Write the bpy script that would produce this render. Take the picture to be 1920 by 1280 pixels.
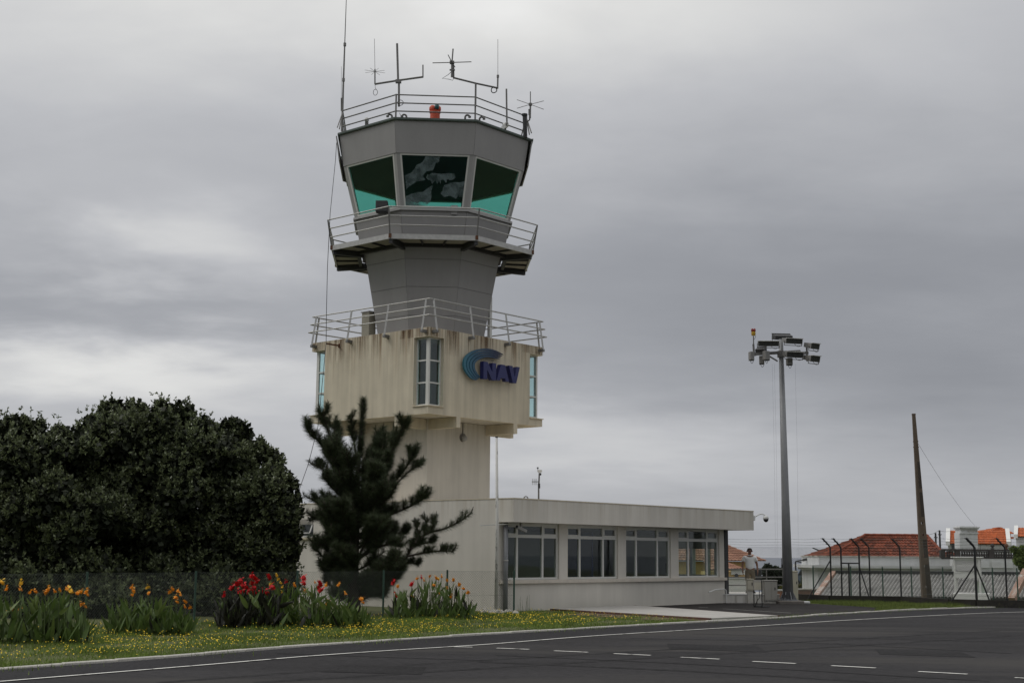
import bpy, bmesh, math, random
import numpy as np
from mathutils import Vector, Matrix

random.seed(7); RNG = np.random.default_rng(11)
scene = bpy.context.scene
COL = scene.collection
for o in list(bpy.data.objects): bpy.data.objects.remove(o)

# ------------------------------------------------------------------ camera
F, H0, ROLL, Z0 = 2580.0, 1039.0, 0.008, 1.75
PITCH = math.atan((H0-640)/F)
RT = Vector((1,0,0)); UPV = Vector((0,-math.sin(PITCH),math.cos(PITCH))); FW = Vector((0,math.cos(PITCH),math.sin(PITCH)))
cr, sr = math.cos(ROLL), math.sin(ROLL)
cx = RT*cr + UPV*sr; cy = -RT*sr + UPV*cr; cz = -FW
cam = bpy.data.cameras.new('camera'); camo = bpy.data.objects.new('camera', cam); COL.objects.link(camo)
camo.matrix_world = Matrix(((cx.x,cy.x,cz.x,0),(cx.y,cy.y,cz.y,0),(cx.z,cy.z,cz.z,Z0),(0,0,0,1)))
cam.sensor_width = 36; cam.lens = F/1920*36; cam.clip_start = .1; cam.clip_end = 60000
scene.camera = camo

# ------------------------------------------------------------------ light
SUN_EL, SUN_AZ = math.radians(48), math.radians(-93)      # azimuth from +Y, negative = left
SUN_DIR = Vector((math.sin(SUN_AZ)*math.cos(SUN_EL), math.cos(SUN_AZ)*math.cos(SUN_EL), math.sin(SUN_EL)))
sl = bpy.data.lights.new('sun','SUN'); sl.energy = .85; sl.angle = math.radians(30); sl.color = (1,.97,.92)
so = bpy.data.objects.new('sun', sl); COL.objects.link(so)
so.rotation_euler = (-SUN_DIR).to_track_quat('-Z','Y').to_euler()

world = bpy.data.worlds.new('World'); scene.world = world; world.use_nodes = True
def build_world():
    nt = world.node_tree; nt.nodes.clear(); N = nt.nodes.new; L = nt.links.new
    def math_(op,a,b=None,clamp=False):
        n=N('ShaderNodeMath'); n.operation=op; n.use_clamp=clamp
        for i,x in enumerate((a,b)):
            if x is None: continue
            if isinstance(x,(int,float)): n.inputs[i].default_value=x
            else: L(x,n.inputs[i])
        return n.outputs[0]
    out=N('ShaderNodeOutputWorld'); bg=N('ShaderNodeBackground'); L(bg.outputs[0],out.inputs[0])
    sky=N('ShaderNodeTexSky'); sky.sky_type='NISHITA'; sky.sun_disc=False; sky.sun_elevation=SUN_EL; sky.sun_rotation=SUN_AZ
    tc=N('ShaderNodeTexCoord'); sp=N('ShaderNodeSeparateXYZ'); L(tc.outputs['Generated'],sp.inputs[0])
    X,Y,Z=sp.outputs
    den=math_('ADD',math_('MAXIMUM',Z,0.0),.16)
    px=math_('DIVIDE',X,den); py=math_('DIVIDE',Y,den)
    cb=N('ShaderNodeCombineXYZ'); L(px,cb.inputs[0]); L(py,cb.inputs[1])
    def noise(scale,detail,rough,off,stretch=(1,1,1),dist=0):
        mp=N('ShaderNodeMapping'); mp.inputs['Location'].default_value=off; mp.inputs['Scale'].default_value=stretch
        L(cb.outputs[0],mp.inputs[0])
        n=N('ShaderNodeTexNoise'); n.inputs['Scale'].default_value=scale; n.inputs['Detail'].default_value=detail
        n.inputs['Roughness'].default_value=rough; n.inputs['Distortion'].default_value=dist
        L(mp.outputs[0],n.inputs['Vector']); return n.outputs['Fac']
    n1=noise(.55,3,.5,(SKY['o1']),(1,.8,1),.4)
    n2=noise(1.7,6,.55,(SKY['o2']),(1,1.1,1),.3)
    n3=noise(6.0,6,.58,(SKY['o3']),(1,1.4,1),.2)
    n4=noise(3.0,4,.55,(9.1,4.4,0),(1,1.2,1),.2)
    az=math_('ARCTAN2',X,Y); el=math_('ARCSINE',Z)
    az=math_('ADD',az,math_('MULTIPLY',math_('SUBTRACT',n2,.5),.34))
    el=math_('ADD',el,math_('MULTIPLY',math_('SUBTRACT',n4,.5),math_('MULTIPLY',math_('ADD',math_('MAXIMUM',Z,0.0),.06),.30)))
    v=math_('ADD',math_('MULTIPLY',math_('SUBTRACT',n1,.5),SKY['a1']),math_('MULTIPLY',math_('SUBTRACT',n2,.5),SKY['a2']))
    v=math_('ADD',v,math_('MULTIPLY',math_('SUBTRACT',n3,.5),SKY['a3']))
    # overcast luminance: brighter overhead
    v=math_('ADD',v,math_('MULTIPLY',math_('MAXIMUM',math_('SUBTRACT',Z,.3),0.0),SKY['zen']))
    # the larger cloud masses, by azimuth and elevation
    for a0,e0,wa,we,amp in SKY['mass']:
        q1=math_('DIVIDE',math_('SUBTRACT',az,a0),wa); q2=math_('DIVIDE',math_('SUBTRACT',el,e0),we)
        g=math_('EXPONENT',math_('MULTIPLY',math_('ADD',math_('MULTIPLY',q1,q1),math_('MULTIPLY',q2,q2)),-1.0))
        v=math_('ADD',v,math_('MULTIPLY',g,amp))
    v=math_('ADD',v,SKY['base'])
    rp=N('ShaderNodeValToRGB'); e=rp.color_ramp.elements
    e[0].position=0; e[0].color=(.15,.158,.185,1); e[1].position=1; e[1].color=(1.0,1.0,.99,1)
    for p,c in ((.2,(.222,.231,.256,1)),(.4,(.330,.340,.366,1)),(.6,(.485,.492,.513,1)),(.8,(.70,.70,.69,1))):
        k=e.new(p); k.color=c
    L(v,rp.inputs[0])
    mx=N('ShaderNodeMixRGB'); mx.inputs[0].default_value=.96
    sc=N('ShaderNodeMixRGB'); sc.blend_type='MULTIPLY'; sc.inputs[0].default_value=1; sc.inputs[2].default_value=(.5,.5,.5,1)
    L(sky.outputs[0],sc.inputs[1])
    gain=N('ShaderNodeMixRGB'); gain.blend_type='MULTIPLY'; gain.inputs[0].default_value=1; gain.inputs[2].default_value=(10,10,10,1)
    L(rp.outputs[0],gain.inputs[1])
    L(sc.outputs[0],mx.inputs[1]); L(gain.outputs[0],mx.inputs[2])
    L(mx.outputs[0],bg.inputs[0]); bg.inputs[1].default_value=.1
SKY=dict(o1=(3.1,1.7,0),o2=(5.2,8.1,0),o3=(1.3,2.2,0),a1=.16,a2=.12,a3=.045,zen=.85,base=.445,mass=[
 (-.05,.44,.34,.13,.36),(-.45,.44,.2,.12,.2),(-.256,.216,.10,.035,.24),(-.4,.30,.2,.05,.06),(-.33,.165,.18,.02,-.10),(-.30,.125,.22,.026,.33),(-.25,.085,.35,.03,.10),
 (.08,.073,.13,.028,.15),(.02,.10,.08,.015,.09),(.24,.19,.24,.06,-.15),(.32,.12,.14,.035,-.09),(.30,.36,.12,.06,.05),(.32,.03,.2,.03,.08),(-.9,.2,.35,.2,.1),(.75,.2,.3,.2,-.05)])
build_world()
vs=scene.view_settings; vs.view_transform='Standard'; vs.look='None'; vs.exposure=.10; vs.gamma=1; vs.use_curve_mapping=False
scene.render.engine='CYCLES'
scene.cycles.max_bounces=8; scene.cycles.transparent_max_bounces=24

# ------------------------------------------------------------------ helpers
def ray(x,y):
    dx=(x-960)/F; dy=-(y-640)/F
    return FW + RT*(dx*cr-dy*sr) + UPV*(dx*sr+dy*cr)
def at(x,y,D):
    r=ray(x,y); return Vector((0,0,Z0))+r*(D/r.y)
def gr(x,y,z=0.0):
    r=ray(x,y); return Vector((0,0,Z0))+r*((z-Z0)/r.z)
def onplane(x,y,P,n):
    r=ray(x,y); P=Vector((P[0],P[1],0)); n=Vector((n[0],n[1],0)); o=Vector((0,0,Z0))
    return o+r*((P-o).dot(n)/r.dot(n))
def V(*a): return Vector(a)

def nmesh(name,verts,faces):
    me=bpy.data.meshes.new(name); me.from_pydata([tuple(v) for v in verts],[],faces); me.update(); return me
def fastmesh(name,Vs,Fs):
    Vs=np.asarray(Vs,dtype=np.float32).reshape(-1,3); Fs=np.asarray(Fs,dtype=np.int32); k=Fs.shape[1]; n=len(Fs)
    me=bpy.data.meshes.new(name); me.vertices.add(len(Vs)); me.vertices.foreach_set('co',Vs.ravel())
    me.loops.add(n*k); me.loops.foreach_set('vertex_index',Fs.ravel())
    me.polygons.add(n); me.polygons.foreach_set('loop_start',np.arange(0,n*k,k,dtype=np.int32))
    me.update(calc_edges=True); me.validate(); return me
def rootloc(o):
    while o.parent: o=o.parent
    return o.location.copy()
def tag(o,label=None,cat=None,group=None,kind=None):
    if label: o['label']=label
    if cat: o['category']=cat
    if group: o['group']=group
    if kind: o['kind']=kind
    return o
def link(name,me,mat=None,parent=None,smooth=False):
    o=bpy.data.objects.new(name,me); COL.objects.link(o)
    if mat is not None and me is not None and not me.materials: me.materials.append(mat)
    if parent: o.parent=parent
    if smooth and me: me.polygons.foreach_set('use_smooth',[True]*len(me.polygons))
    return o
def thing(name,loc,label,cat,group=None):
    o=bpy.data.objects.new(name,None); o.empty_display_size=.3; COL.objects.link(o); o.location=loc
    return tag(o,label,cat,group)
class MB:
    """collects shapes in world coordinates, builds ONE mesh object"""
    def __init__(s): s.v=[]; s.f=[]
    def add(s,vs,fs):
        b=len(s.v); s.v+= [Vector(x) for x in vs]; s.f+=[tuple(i+b for i in f) for f in fs]; return s
    def hexa(s,b,t):   # bottom 4 and top 4 points, same winding
        return s.add(list(b)+list(t),[(3,2,1,0),(4,5,6,7),(0,1,5,4),(1,2,6,5),(2,3,7,6),(3,0,4,7)])
    def box(s,c,sz,ax=None,bev=0):
        c=Vector(c); ex,ey,ez=ax if ax else (V(1,0,0),V(0,1,0),V(0,0,1))
        x,y,z=[k/2 for k in sz]
        if not bev:
            b=[c+ex*a*x+ey*d*y-ez*z for a,d in((-1,-1),(1,-1),(1,1),(-1,1))]
            return s.hexa(b,[p+ez*2*z for p in b])
        r=[(-x+bev,-y),(x-bev,-y),(x,-y+bev),(x,y-bev),(x-bev,y),(-x+bev,y),(-x,y-bev),(-x,-y+bev)]
        k=[(q[0]*(1-bev/x),q[1]*(1-bev/y)) for q in r]
        rings=[(k,-z),(r,-z+bev),(r,z-bev),(k,z)]
        vs=[c+ex*a+ey*d+ez*h for rr,h in rings for a,d in rr]
        fs=[tuple(range(7,-1,-1)),tuple(range(24,32))]
        for j in range(3):
            for i in range(8): i2=(i+1)%8; fs.append((j*8+i,j*8+i2,j*8+8+i2,j*8+8+i))
        return s.add(vs,fs)
    def slab(s,q,th):  # quad outer face (ccw seen from outside), thickness inward
        n=(q[1]-q[0]).cross(q[3]-q[0]).normalized()
        return s.hexa([p-n*th for p in q],q)
    def beam(s,p,q,w,h,up=V(0,0,1)):
        p=Vector(p);q=Vector(q); d=(q-p).normalized()
        if abs(d.dot(up))>.98: up=V(0,1,0)
        e=d.cross(up).normalized(); g=e.cross(d)
        b=[p+e*a*w/2+g*c*h/2 for a,c in((-1,-1),(-1,1),(1,1),(1,-1))]
        return s.hexa(b,[x+(q-p) for x in b])
    def tube(s,pts,r,n=8,cap=True):
        pts=[Vector(p) for p in pts]; m=len(pts); rs=r if isinstance(r,(list,tuple)) else [r]*m
        t0=(pts[1]-pts[0]).normalized(); a=t0.orthogonal().normalized()
        vs=[]
        for i,p in enumerate(pts):
            t=(pts[min(i+1,m-1)]-pts[max(i-1,0)]).normalized()
            a=(a-t*a.dot(t)).normalized(); b=t.cross(a)
            for k in range(n):
                w=2*math.pi*k/n; vs.append(p+(a*math.cos(w)+b*math.sin(w))*rs[i])
        fs=[]
        for i in range(m-1):
            for k in range(n):
                k2=(k+1)%n; fs.append((i*n+k,i*n+k2,(i+1)*n+k2,(i+1)*n+k))
        if cap: fs+= [tuple(range(n-1,-1,-1)),tuple(range((m-1)*n,m*n))]
        return s.add(vs,fs)
    def lathe(s,c,prof,n=16,ax=None):
        c=Vector(c); ex,ey,ez=ax if ax else (V(1,0,0),V(0,1,0),V(0,0,1)); vs=[];fs=[]
        for r,h in prof:
            for k in range(n):
                w=2*math.pi*k/n; vs.append(c+ex*r*math.cos(w)+ey*r*math.sin(w)+ez*h)
        for i in range(len(prof)-1):
            for k in range(n):
                k2=(k+1)%n; fs.append((i*n+k,i*n+k2,(i+1)*n+k2,(i+1)*n+k))
        fs+=[tuple(range(n-1,-1,-1)),tuple(range((len(prof)-1)*n,len(prof)*n))]
        return s.add(vs,fs)
    def prism(s,poly,off):   # planar polygon (3D points) extruded by off
        n=len(poly); off=Vector(off); vs=[Vector(p) for p in poly]; vs+=[p+off for p in vs]
        fs=[tuple(range(n-1,-1,-1)),tuple(range(n,2*n))]+[(i,(i+1)%n,n+(i+1)%n,n+i) for i in range(n)]
        return s.add(vs,fs)
    def build(s,name,mat,parent=None,smooth=False,label=None,cat=None,kind=None,group=None,origin=None,fixn=True):
        if parent: L=rootloc(parent)
        else: L=Vector(origin) if origin is not None else V(0,0,0)
        me=nmesh(name,[p-L for p in s.v],s.f)
        if fixn:
            bm=bmesh.new(); bm.from_mesh(me); bmesh.ops.recalc_face_normals(bm,faces=bm.faces); bm.to_mesh(me); bm.free()
        o=link(name,me,mat,parent,smooth)
        if not parent: o.location=L
        return tag(o,label,cat,group,kind)
def instance(src,parent,loc=None,rot=None,scale=None,name=None):
    o=src.copy(); COL.objects.link(o); o.parent=parent
    if name: o.name=name
    if loc is not None: o.location=loc
    if rot is not None: o.rotation_euler=rot
    if scale is not None: o.scale=scale
    return o
def copytree(src,parent=None):
    c=src.copy(); COL.objects.link(c); c.parent=parent
    for ch in list(src.children): copytree(ch,c)
    return c

# ------------------------------------------------------------------ materials
def mat(name,col,rough=.8,var=.12,scale=3.0,fine=0.0,bump=0.0,bscale=60,metal=0,island=0,streak=0,sscale=(5,5,.25),
        stain=None,spec=.4,stretch=(1,1,1),emit=None,transl=0,coat=0,dirt=None):
    m=bpy.data.materials.new(name); m.use_nodes=True; nt=m.node_tree; N=nt.nodes.new; L=nt.links.new
    b=nt.nodes['Principled BSDF']; b.inputs['Roughness'].default_value=rough; b.inputs['Metallic'].default_value=metal
    b.inputs['Specular IOR Level'].default_value=spec
    if coat: b.inputs['Coat Weight'].default_value=coat
    tc=N('ShaderNodeTexCoord'); mp=N('ShaderNodeMapping'); L(tc.outputs['Object'],mp.inputs[0]); mp.inputs['Scale'].default_value=stretch
    def noise(sc,det,vec=None,ro=.6):
        n=N('ShaderNodeTexNoise'); n.inputs['Scale'].default_value=sc; n.inputs['Detail'].default_value=det; n.inputs['Roughness'].default_value=ro
        L(vec if vec else mp.outputs[0],n.inputs['Vector']); return n.outputs['Fac']
    def ramp(f,p0,p1,a=0.,c=1.):
        r=N('ShaderNodeMapRange'); r.inputs[1].default_value=p0; r.inputs[2].default_value=p1; r.inputs[3].default_value=a; r.inputs[4].default_value=c; L(f,r.inputs[0]); return r.outputs[0]
    cur=None
    def mul(prev,f):
        x=N('ShaderNodeMixRGB'); x.blend_type='MULTIPLY'; x.inputs[0].default_value=1
        if prev is None: x.inputs[1].default_value=(*col,1)
        else: L(prev,x.inputs[1])
        L(f,x.inputs[2]); return x.outputs[0]
    cur=mul(None,ramp(noise(scale,5),.25,.75,1-var,1+var))
    if fine: cur=mul(cur,ramp(noise(bscale,3),.3,.7,1-fine,1+fine))
    if island:
        g=N('ShaderNodeNewGeometry'); cur=mul(cur,ramp(g.outputs['Random Per Island'],0,1,1-island,1+island))
    if streak:
        mp2=N('ShaderNodeMapping'); mp2.inputs['Scale'].default_value=sscale; L(tc.outputs['Object'],mp2.inputs[0])
        cur=mul(cur,ramp(noise(1,5,mp2.outputs[0],.65),.35,.7,1.0+streak*.3,1-streak))
    if dirt:   # (colour, coverage threshold, scale)
        x=N('ShaderNodeMixRGB'); L(ramp(noise(dirt[2],6,None,.65),dirt[1],dirt[1]+.12),x.inputs[0]); L(cur,x.inputs[1]); x.inputs[2].default_value=(*dirt[0],1); cur=x.outputs[0]
    if stain:  # (colour, z where it starts, length, strength): runs of rust and dirt that start at a ledge
        sc,zt,ln,st=stain
        mp3=N('ShaderNodeMapping'); mp3.inputs['Scale'].default_value=(5.5,5.5,.12); L(tc.outputs['Object'],mp3.inputs[0])
        nn=noise(1,6,mp3.outputs[0],.7)
        sx=N('ShaderNodeSeparateXYZ'); L(tc.outputs['Object'],sx.inputs[0])
        h=ramp(sx.outputs[2],zt-ln,zt,0,1)
        mm=N('ShaderNodeMath'); mm.operation='MULTIPLY'; L(ramp(nn,.46,.68),mm.inputs[0]); L(h,mm.inputs[1])
        m2=N('ShaderNodeMath'); m2.operation='MULTIPLY'; L(mm.outputs[0],m2.inputs[0]); m2.inputs[1].default_value=st
        x=N('ShaderNodeMixRGB'); L(m2.outputs[0],x.inputs[0]); L(cur,x.inputs[1]); x.inputs[2].default_value=(*sc,1); cur=x.outputs[0]
    L(cur,b.inputs['Base Color'])
    if bump:
        bp=N('ShaderNodeBump'); bp.inputs['Strength'].default_value=bump; bp.inputs['Distance'].default_value=.02
        L(noise(bscale,4),bp.inputs['Height']); L(bp.outputs[0],b.inputs['Normal'])
    if emit: b.inputs['Emission Color'].default_value=(*emit[0],1); b.inputs['Emission Strength'].default_value=emit[1]
    if transl:
        tr=N('ShaderNodeBsdfTranslucent'); L(cur,tr.inputs[0]); ms=N('ShaderNodeMixShader'); ms.inputs[0].default_value=transl
        L(b.outputs[0],ms.inputs[1]); L(tr.outputs[0],ms.inputs[2]); L(ms.outputs[0],nt.nodes['Material Output'].inputs[0])
    return m
def glass(name,tint,f0=.04,gloss=(1,1,1)):
    m=bpy.data.materials.new(name); m.use_nodes=True; nt=m.node_tree; nt.nodes.clear(); N=nt.nodes.new; L=nt.links.new
    o=N('ShaderNodeOutputMaterial'); mx=N('ShaderNodeMixShader'); t=N('ShaderNodeBsdfTransparent'); g=N('ShaderNodeBsdfGlossy')
    t.inputs[0].default_value=(*tint,1); g.inputs[0].default_value=(*gloss,1); g.inputs['Roughness'].default_value=.02
    ge=N('ShaderNodeNewGeometry'); dt=N('ShaderNodeVectorMath'); dt.operation='DOT_PRODUCT'; L(ge.outputs['Normal'],dt.inputs[0]); L(ge.outputs['Incoming'],dt.inputs[1])
    def mth(op,a,b=None):
        n=N('ShaderNodeMath'); n.operation=op
        for i,x in enumerate((a,b)):
            if x is None: continue
            if isinstance(x,(int,float)): n.inputs[i].default_value=x
            else: L(x,n.inputs[i])
        return n.outputs[0]
    k=mth('POWER',mth('SUBTRACT',1.0,mth('ABSOLUTE',dt.outputs['Value'])),5.0)
    f=mth('ADD',mth('MULTIPLY',k,1-f0),f0)
    L(f,mx.inputs[0]); L(t.outputs[0],mx.inputs[1]); L(g.outputs[0],mx.inputs[2]); L(mx.outputs[0],o.inputs[0]); return m

RUST=(.19,.085,.03)
m_box=mat('tower_cream_render',(.64,.575,.45),.85,.08,1.2,streak=.2,sscale=(2.6,2.6,.12),bump=.15,bscale=45,stain=((.20,.105,.035),9.35,1.7,.8))
m_shaft=mat('shaft_render',(.62,.585,.52),.85,.06,1.0,streak=.12,sscale=(2.5,2.5,.12),bump=.12,bscale=45,stain=((.2,.16,.11),6.4,1.1,.5))
m_annex=mat('annex_render',(.63,.60,.545),.85,.06,.8,streak=.1,sscale=(1.8,1.8,.1),bump=.12,bscale=45,stain=((.33,.27,.17),3.6,.9,.45))
m_sillp=mat('sill_paint',(.62,.55,.42),.7,.1,3,streak=.15)
m_panel=mat('cladding_panel',(.33,.322,.322),.5,.05,.7,streak=.07,sscale=(2.0,2.0,.15),spec=.35)
m_panelcore=mat('cladding_joint',(.13,.125,.125),.8)
m_galv=mat('galvanised_steel',(.46,.455,.44),.42,.15,6,metal=.4)
m_galvd=mat('weathered_galvanised',(.19,.185,.18),.55,.2,6,metal=.4)
m_alu=mat('white_aluminium',(.62,.62,.59),.45,.04,4)
m_aluG=mat('grey_aluminium',(.36,.355,.35),.45,.05,4)
m_soff=mat('soffit_board',(.30,.285,.235),.8,.12,2)
m_dark=mat('dark_steel',(.045,.045,.048),.6,.15,8)
m_black=mat('black_paint',(.02,.021,.022),.5,.2,8)
m_roofd=mat('roof_flashing',(.10,.125,.115),.6,.15,3)
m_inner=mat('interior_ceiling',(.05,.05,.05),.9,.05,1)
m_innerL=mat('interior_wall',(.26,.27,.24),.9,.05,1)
m_glassC=glass('cab_green_glass',(.60,.865,.815),.03)
m_glassB=glass('corner_glass',(.86,.95,.95),.045)
m_glassA=glass('annex_glass',(.88,.93,.91),.035)
m_panepatch=mat('pale_patch',(.13,.175,.18),.75,.3,5,fine=.2,bscale=12)
def patch_fade():
    nt=m_panepatch.node_tree; N=nt.nodes.new; L=nt.links.new; b=nt.nodes['Principled BSDF']
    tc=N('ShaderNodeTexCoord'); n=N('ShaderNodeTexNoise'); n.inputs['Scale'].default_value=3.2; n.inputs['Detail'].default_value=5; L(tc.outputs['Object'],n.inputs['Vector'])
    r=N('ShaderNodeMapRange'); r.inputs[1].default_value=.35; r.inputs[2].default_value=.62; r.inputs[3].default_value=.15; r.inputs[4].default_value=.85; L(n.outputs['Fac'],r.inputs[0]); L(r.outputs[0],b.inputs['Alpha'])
patch_fade()
m_rust=mat('rusty_iron',(.13,.06,.035),.85,.3,12)
m_beacon=mat('beacon_red',(.55,.09,.045),.6,.15,8)
m_whitep=mat('white_paint',(.72,.72,.70),.6,.05,4)
m_navb=mat('letter_blue',(.018,.022,.115),.4,.1,3,spec=.5)
m_asph=mat('asphalt',(.036,.0345,.036),.9,.35,.30,fine=.42,bscale=14,bump=.4,dirt=((.056,.053,.051),.50,.16),stretch=(.45,1.5,1),spec=.12)
m_asph2=mat('asphalt_edge_strip',(.031,.030,.032),.9,.2,.6,fine=.4,bscale=14,bump=.35,spec=.12)
m_park=mat('carpark_asphalt',(.034,.031,.030),.9,.3,.5,fine=.35,bscale=14,bump=.3,spec=.12)
m_mark=mat('road_paint',(.72,.71,.67),.7,.08,2,fine=.08,bscale=30,dirt=((.12,.115,.11),.54,4))
m_kerb=mat('kerb_concrete',(.52,.50,.455),.85,.2,2,fine=.15,bscale=30,dirt=((.13,.13,.08),.53,1.4))
m_slab=mat('ramp_concrete',(.42,.405,.38),.85,.1,1.2,fine=.1,bscale=40,dirt=((.30,.28,.25),.58,.9))
m_redge=mat('red_brown_edging',(.11,.055,.045),.85,.2,5)
m_soil=mat('verge_soil',(.09,.10,.035),.95,.3,1.2,fine=.3,bscale=25,dirt=((.10,.07,.045),.6,.6))
m_dirt=mat('bare_dirt',(.14,.095,.065),.95,.25,2,fine=.25,bscale=25)
m_grass=mat('grass_blades',(.14,.20,.036),.7,.45,.5,island=.5,transl=.25)
m_grassR=mat('grass_blades_lush',(.15,.195,.045),.7,.35,1.2,island=.5,transl=.25)
m_yel=mat('yellow_petals',(.85,.60,.03),.7,.1,3,island=.25)
m_greenp=mat('green_coated_steel',(.035,.075,.055),.5,.25,6,dirt=((.16,.18,.16),.62,9))
m_wire=mat('wire_mesh_steel',(.10,.115,.105),.55,.1,3,metal=.2)
m_ground=mat('far_ground',(.10,.11,.05),.95,.3,.05,fine=.2,bscale=2)
m_sea=mat('sea_water',(.20,.215,.25),.75,.06,.004,spec=.15,stretch=(1,.2,1))
# ------------------------------------------------------------------ setting
def sheet(name,poly,z,mat_,parent=None,kind='structure',label=None):
    me=nmesh(name,[(p[0],p[1],z) for p in poly],[tuple(range(len(poly)))])
    bm=bmesh.new(); bm.from_mesh(me); bmesh.ops.recalc_face_normals(bm,faces=bm.faces)
    if bm.faces[:] and bm.faces[:][0].normal.z<0: bmesh.ops.reverse_faces(bm,faces=bm.faces)
    bmesh.ops.triangulate(bm,faces=bm.faces); bm.to_mesh(me); bm.free()
    o=link(name,me,mat_,parent); return tag(o,kind=kind,label=label)
def terr(x,y):
    z=0.0
    if y>57.5: z-= .045*(min(y,130)-57.5)
    if y>130: z-= .13*(min(y,420)-130)
    return z
def build_ground():
    ys=[-400,-60,0,20,40,57.5,66,80,100,130,170,230,320,420,520]; xs=[-1800,-400,-120,-60,-20,0,20,60,120,400,1800]
    vs=[(x,y,terr(x,y)-.012) for y in ys for x in xs]; n=len(xs)
    fs=[(j*n+i,j*n+i+1,(j+1)*n+i+1,(j+1)*n+i) for j in range(len(ys)-1) for i in range(n-1)]
    tag(link('ground',nmesh('ground',vs,fs),m_ground),kind='structure')
    S=40000
    tag(link('sea',nmesh('sea',[(-S,330,-32),(S,330,-32),(S,S,-32),(-S,S,-32)],[(0,1,2,3)]),m_sea),kind='structure')
build_ground()
def build_added_rise():   # unseen green rise added behind the camera to darken the window reflections
    vs=[];fs=[]; n=60
    for i in range(n+1):
        x=-600+1200*i/n; h=26+9*math.sin(i*.35)+5*math.sin(i*.9+1)
        for y,z in ((-110,-.5),(-170,h*.6),(-260,h),(-420,h*.9)): vs.append((x,y,z))
    for i in range(n):
        for k in range(3): fs.append((4*i+k,4*i+4+k,4*i+5+k,4*i+1+k))
    tag(link('added_rise',nmesh('added_rise',vs,fs),mat('added_rise_green',(.05,.07,.03),.95,.3,.03)),kind='structure')
build_added_rise()
KERB=[(-18.2,6.5),(-12.2,14.6),(-7.56,20.94),(-6.71,22.03),(-5.72,23.5),(-3.66,26.9),(-1.21,30.1),(.54,32.2),(2.6,34.7),(5.2,37.5),(7.47,40.0),(8.95,42.0),(12.3,46.0),(16.0,49.4),(19.8,52.0),(27,57)]
LINE=[(-16.8,5.0),(-11,12.9),(-6.86,19.01),(-4.83,21.95),(-3.55,23.9),(-2.2,25.6),(-.5,27.5),(1.75,30.6),(4.4,33.6),(6.78,36.2),(9.75,39.6),(14.3,44.2),(17.3,46.6),(26,53)]
def resample(P,step):
    P=[Vector((p[0],p[1],0)) for p in P]; out=[]
    # Catmull-Rom smoothing then uniform steps
    sm=[]
    for i in range(len(P)-1):
        a=P[max(i-1,0)];b=P[i];c=P[i+1];d=P[min(i+2,len(P)-1)]
        for k in range(12):
            t=k/12; sm.append(.5*((2*b)+(c-a)*t+(2*a-5*b+4*c-d)*t*t+(3*b-a-3*c+d)*t**3))
    sm.append(P[-1]); acc=0; out=[sm[0]]
    for a,b in zip(sm,sm[1:]):
        L=(b-a).length
        while acc+L>=step:
            t=(step-acc)/L; a=a.lerp(b,t); L=(b-a).length; out.append(a); acc=0
        acc+=L
    return out
KR=resample(KERB,1.0); LR=resample(LINE,.5)
def offs(P,d):
    o=[]
    for i,p in enumerate(P):
        t=(P[min(i+1,len(P)-1)]-P[max(i-1,0)]).normalized(); o.append(p+V(t.y,-t.x,0)*d)
    return o
def strip(name,P,w,z,mat_,parent=None,kind=None,dash=None):
    a=offs(P,-w/2); b=offs(P,w/2); vs=[];fs=[]
    for p,q in zip(a,b): vs+=[(p.x,p.y,z),(q.x,q.y,z)]
    fs=[(2*i,2*i+1,2*i+3,2*i+2) for i in range(len(P)-1)]
    o=link(name,nmesh(name,vs,fs),mat_,parent); return tag(o,kind=kind)
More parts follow.
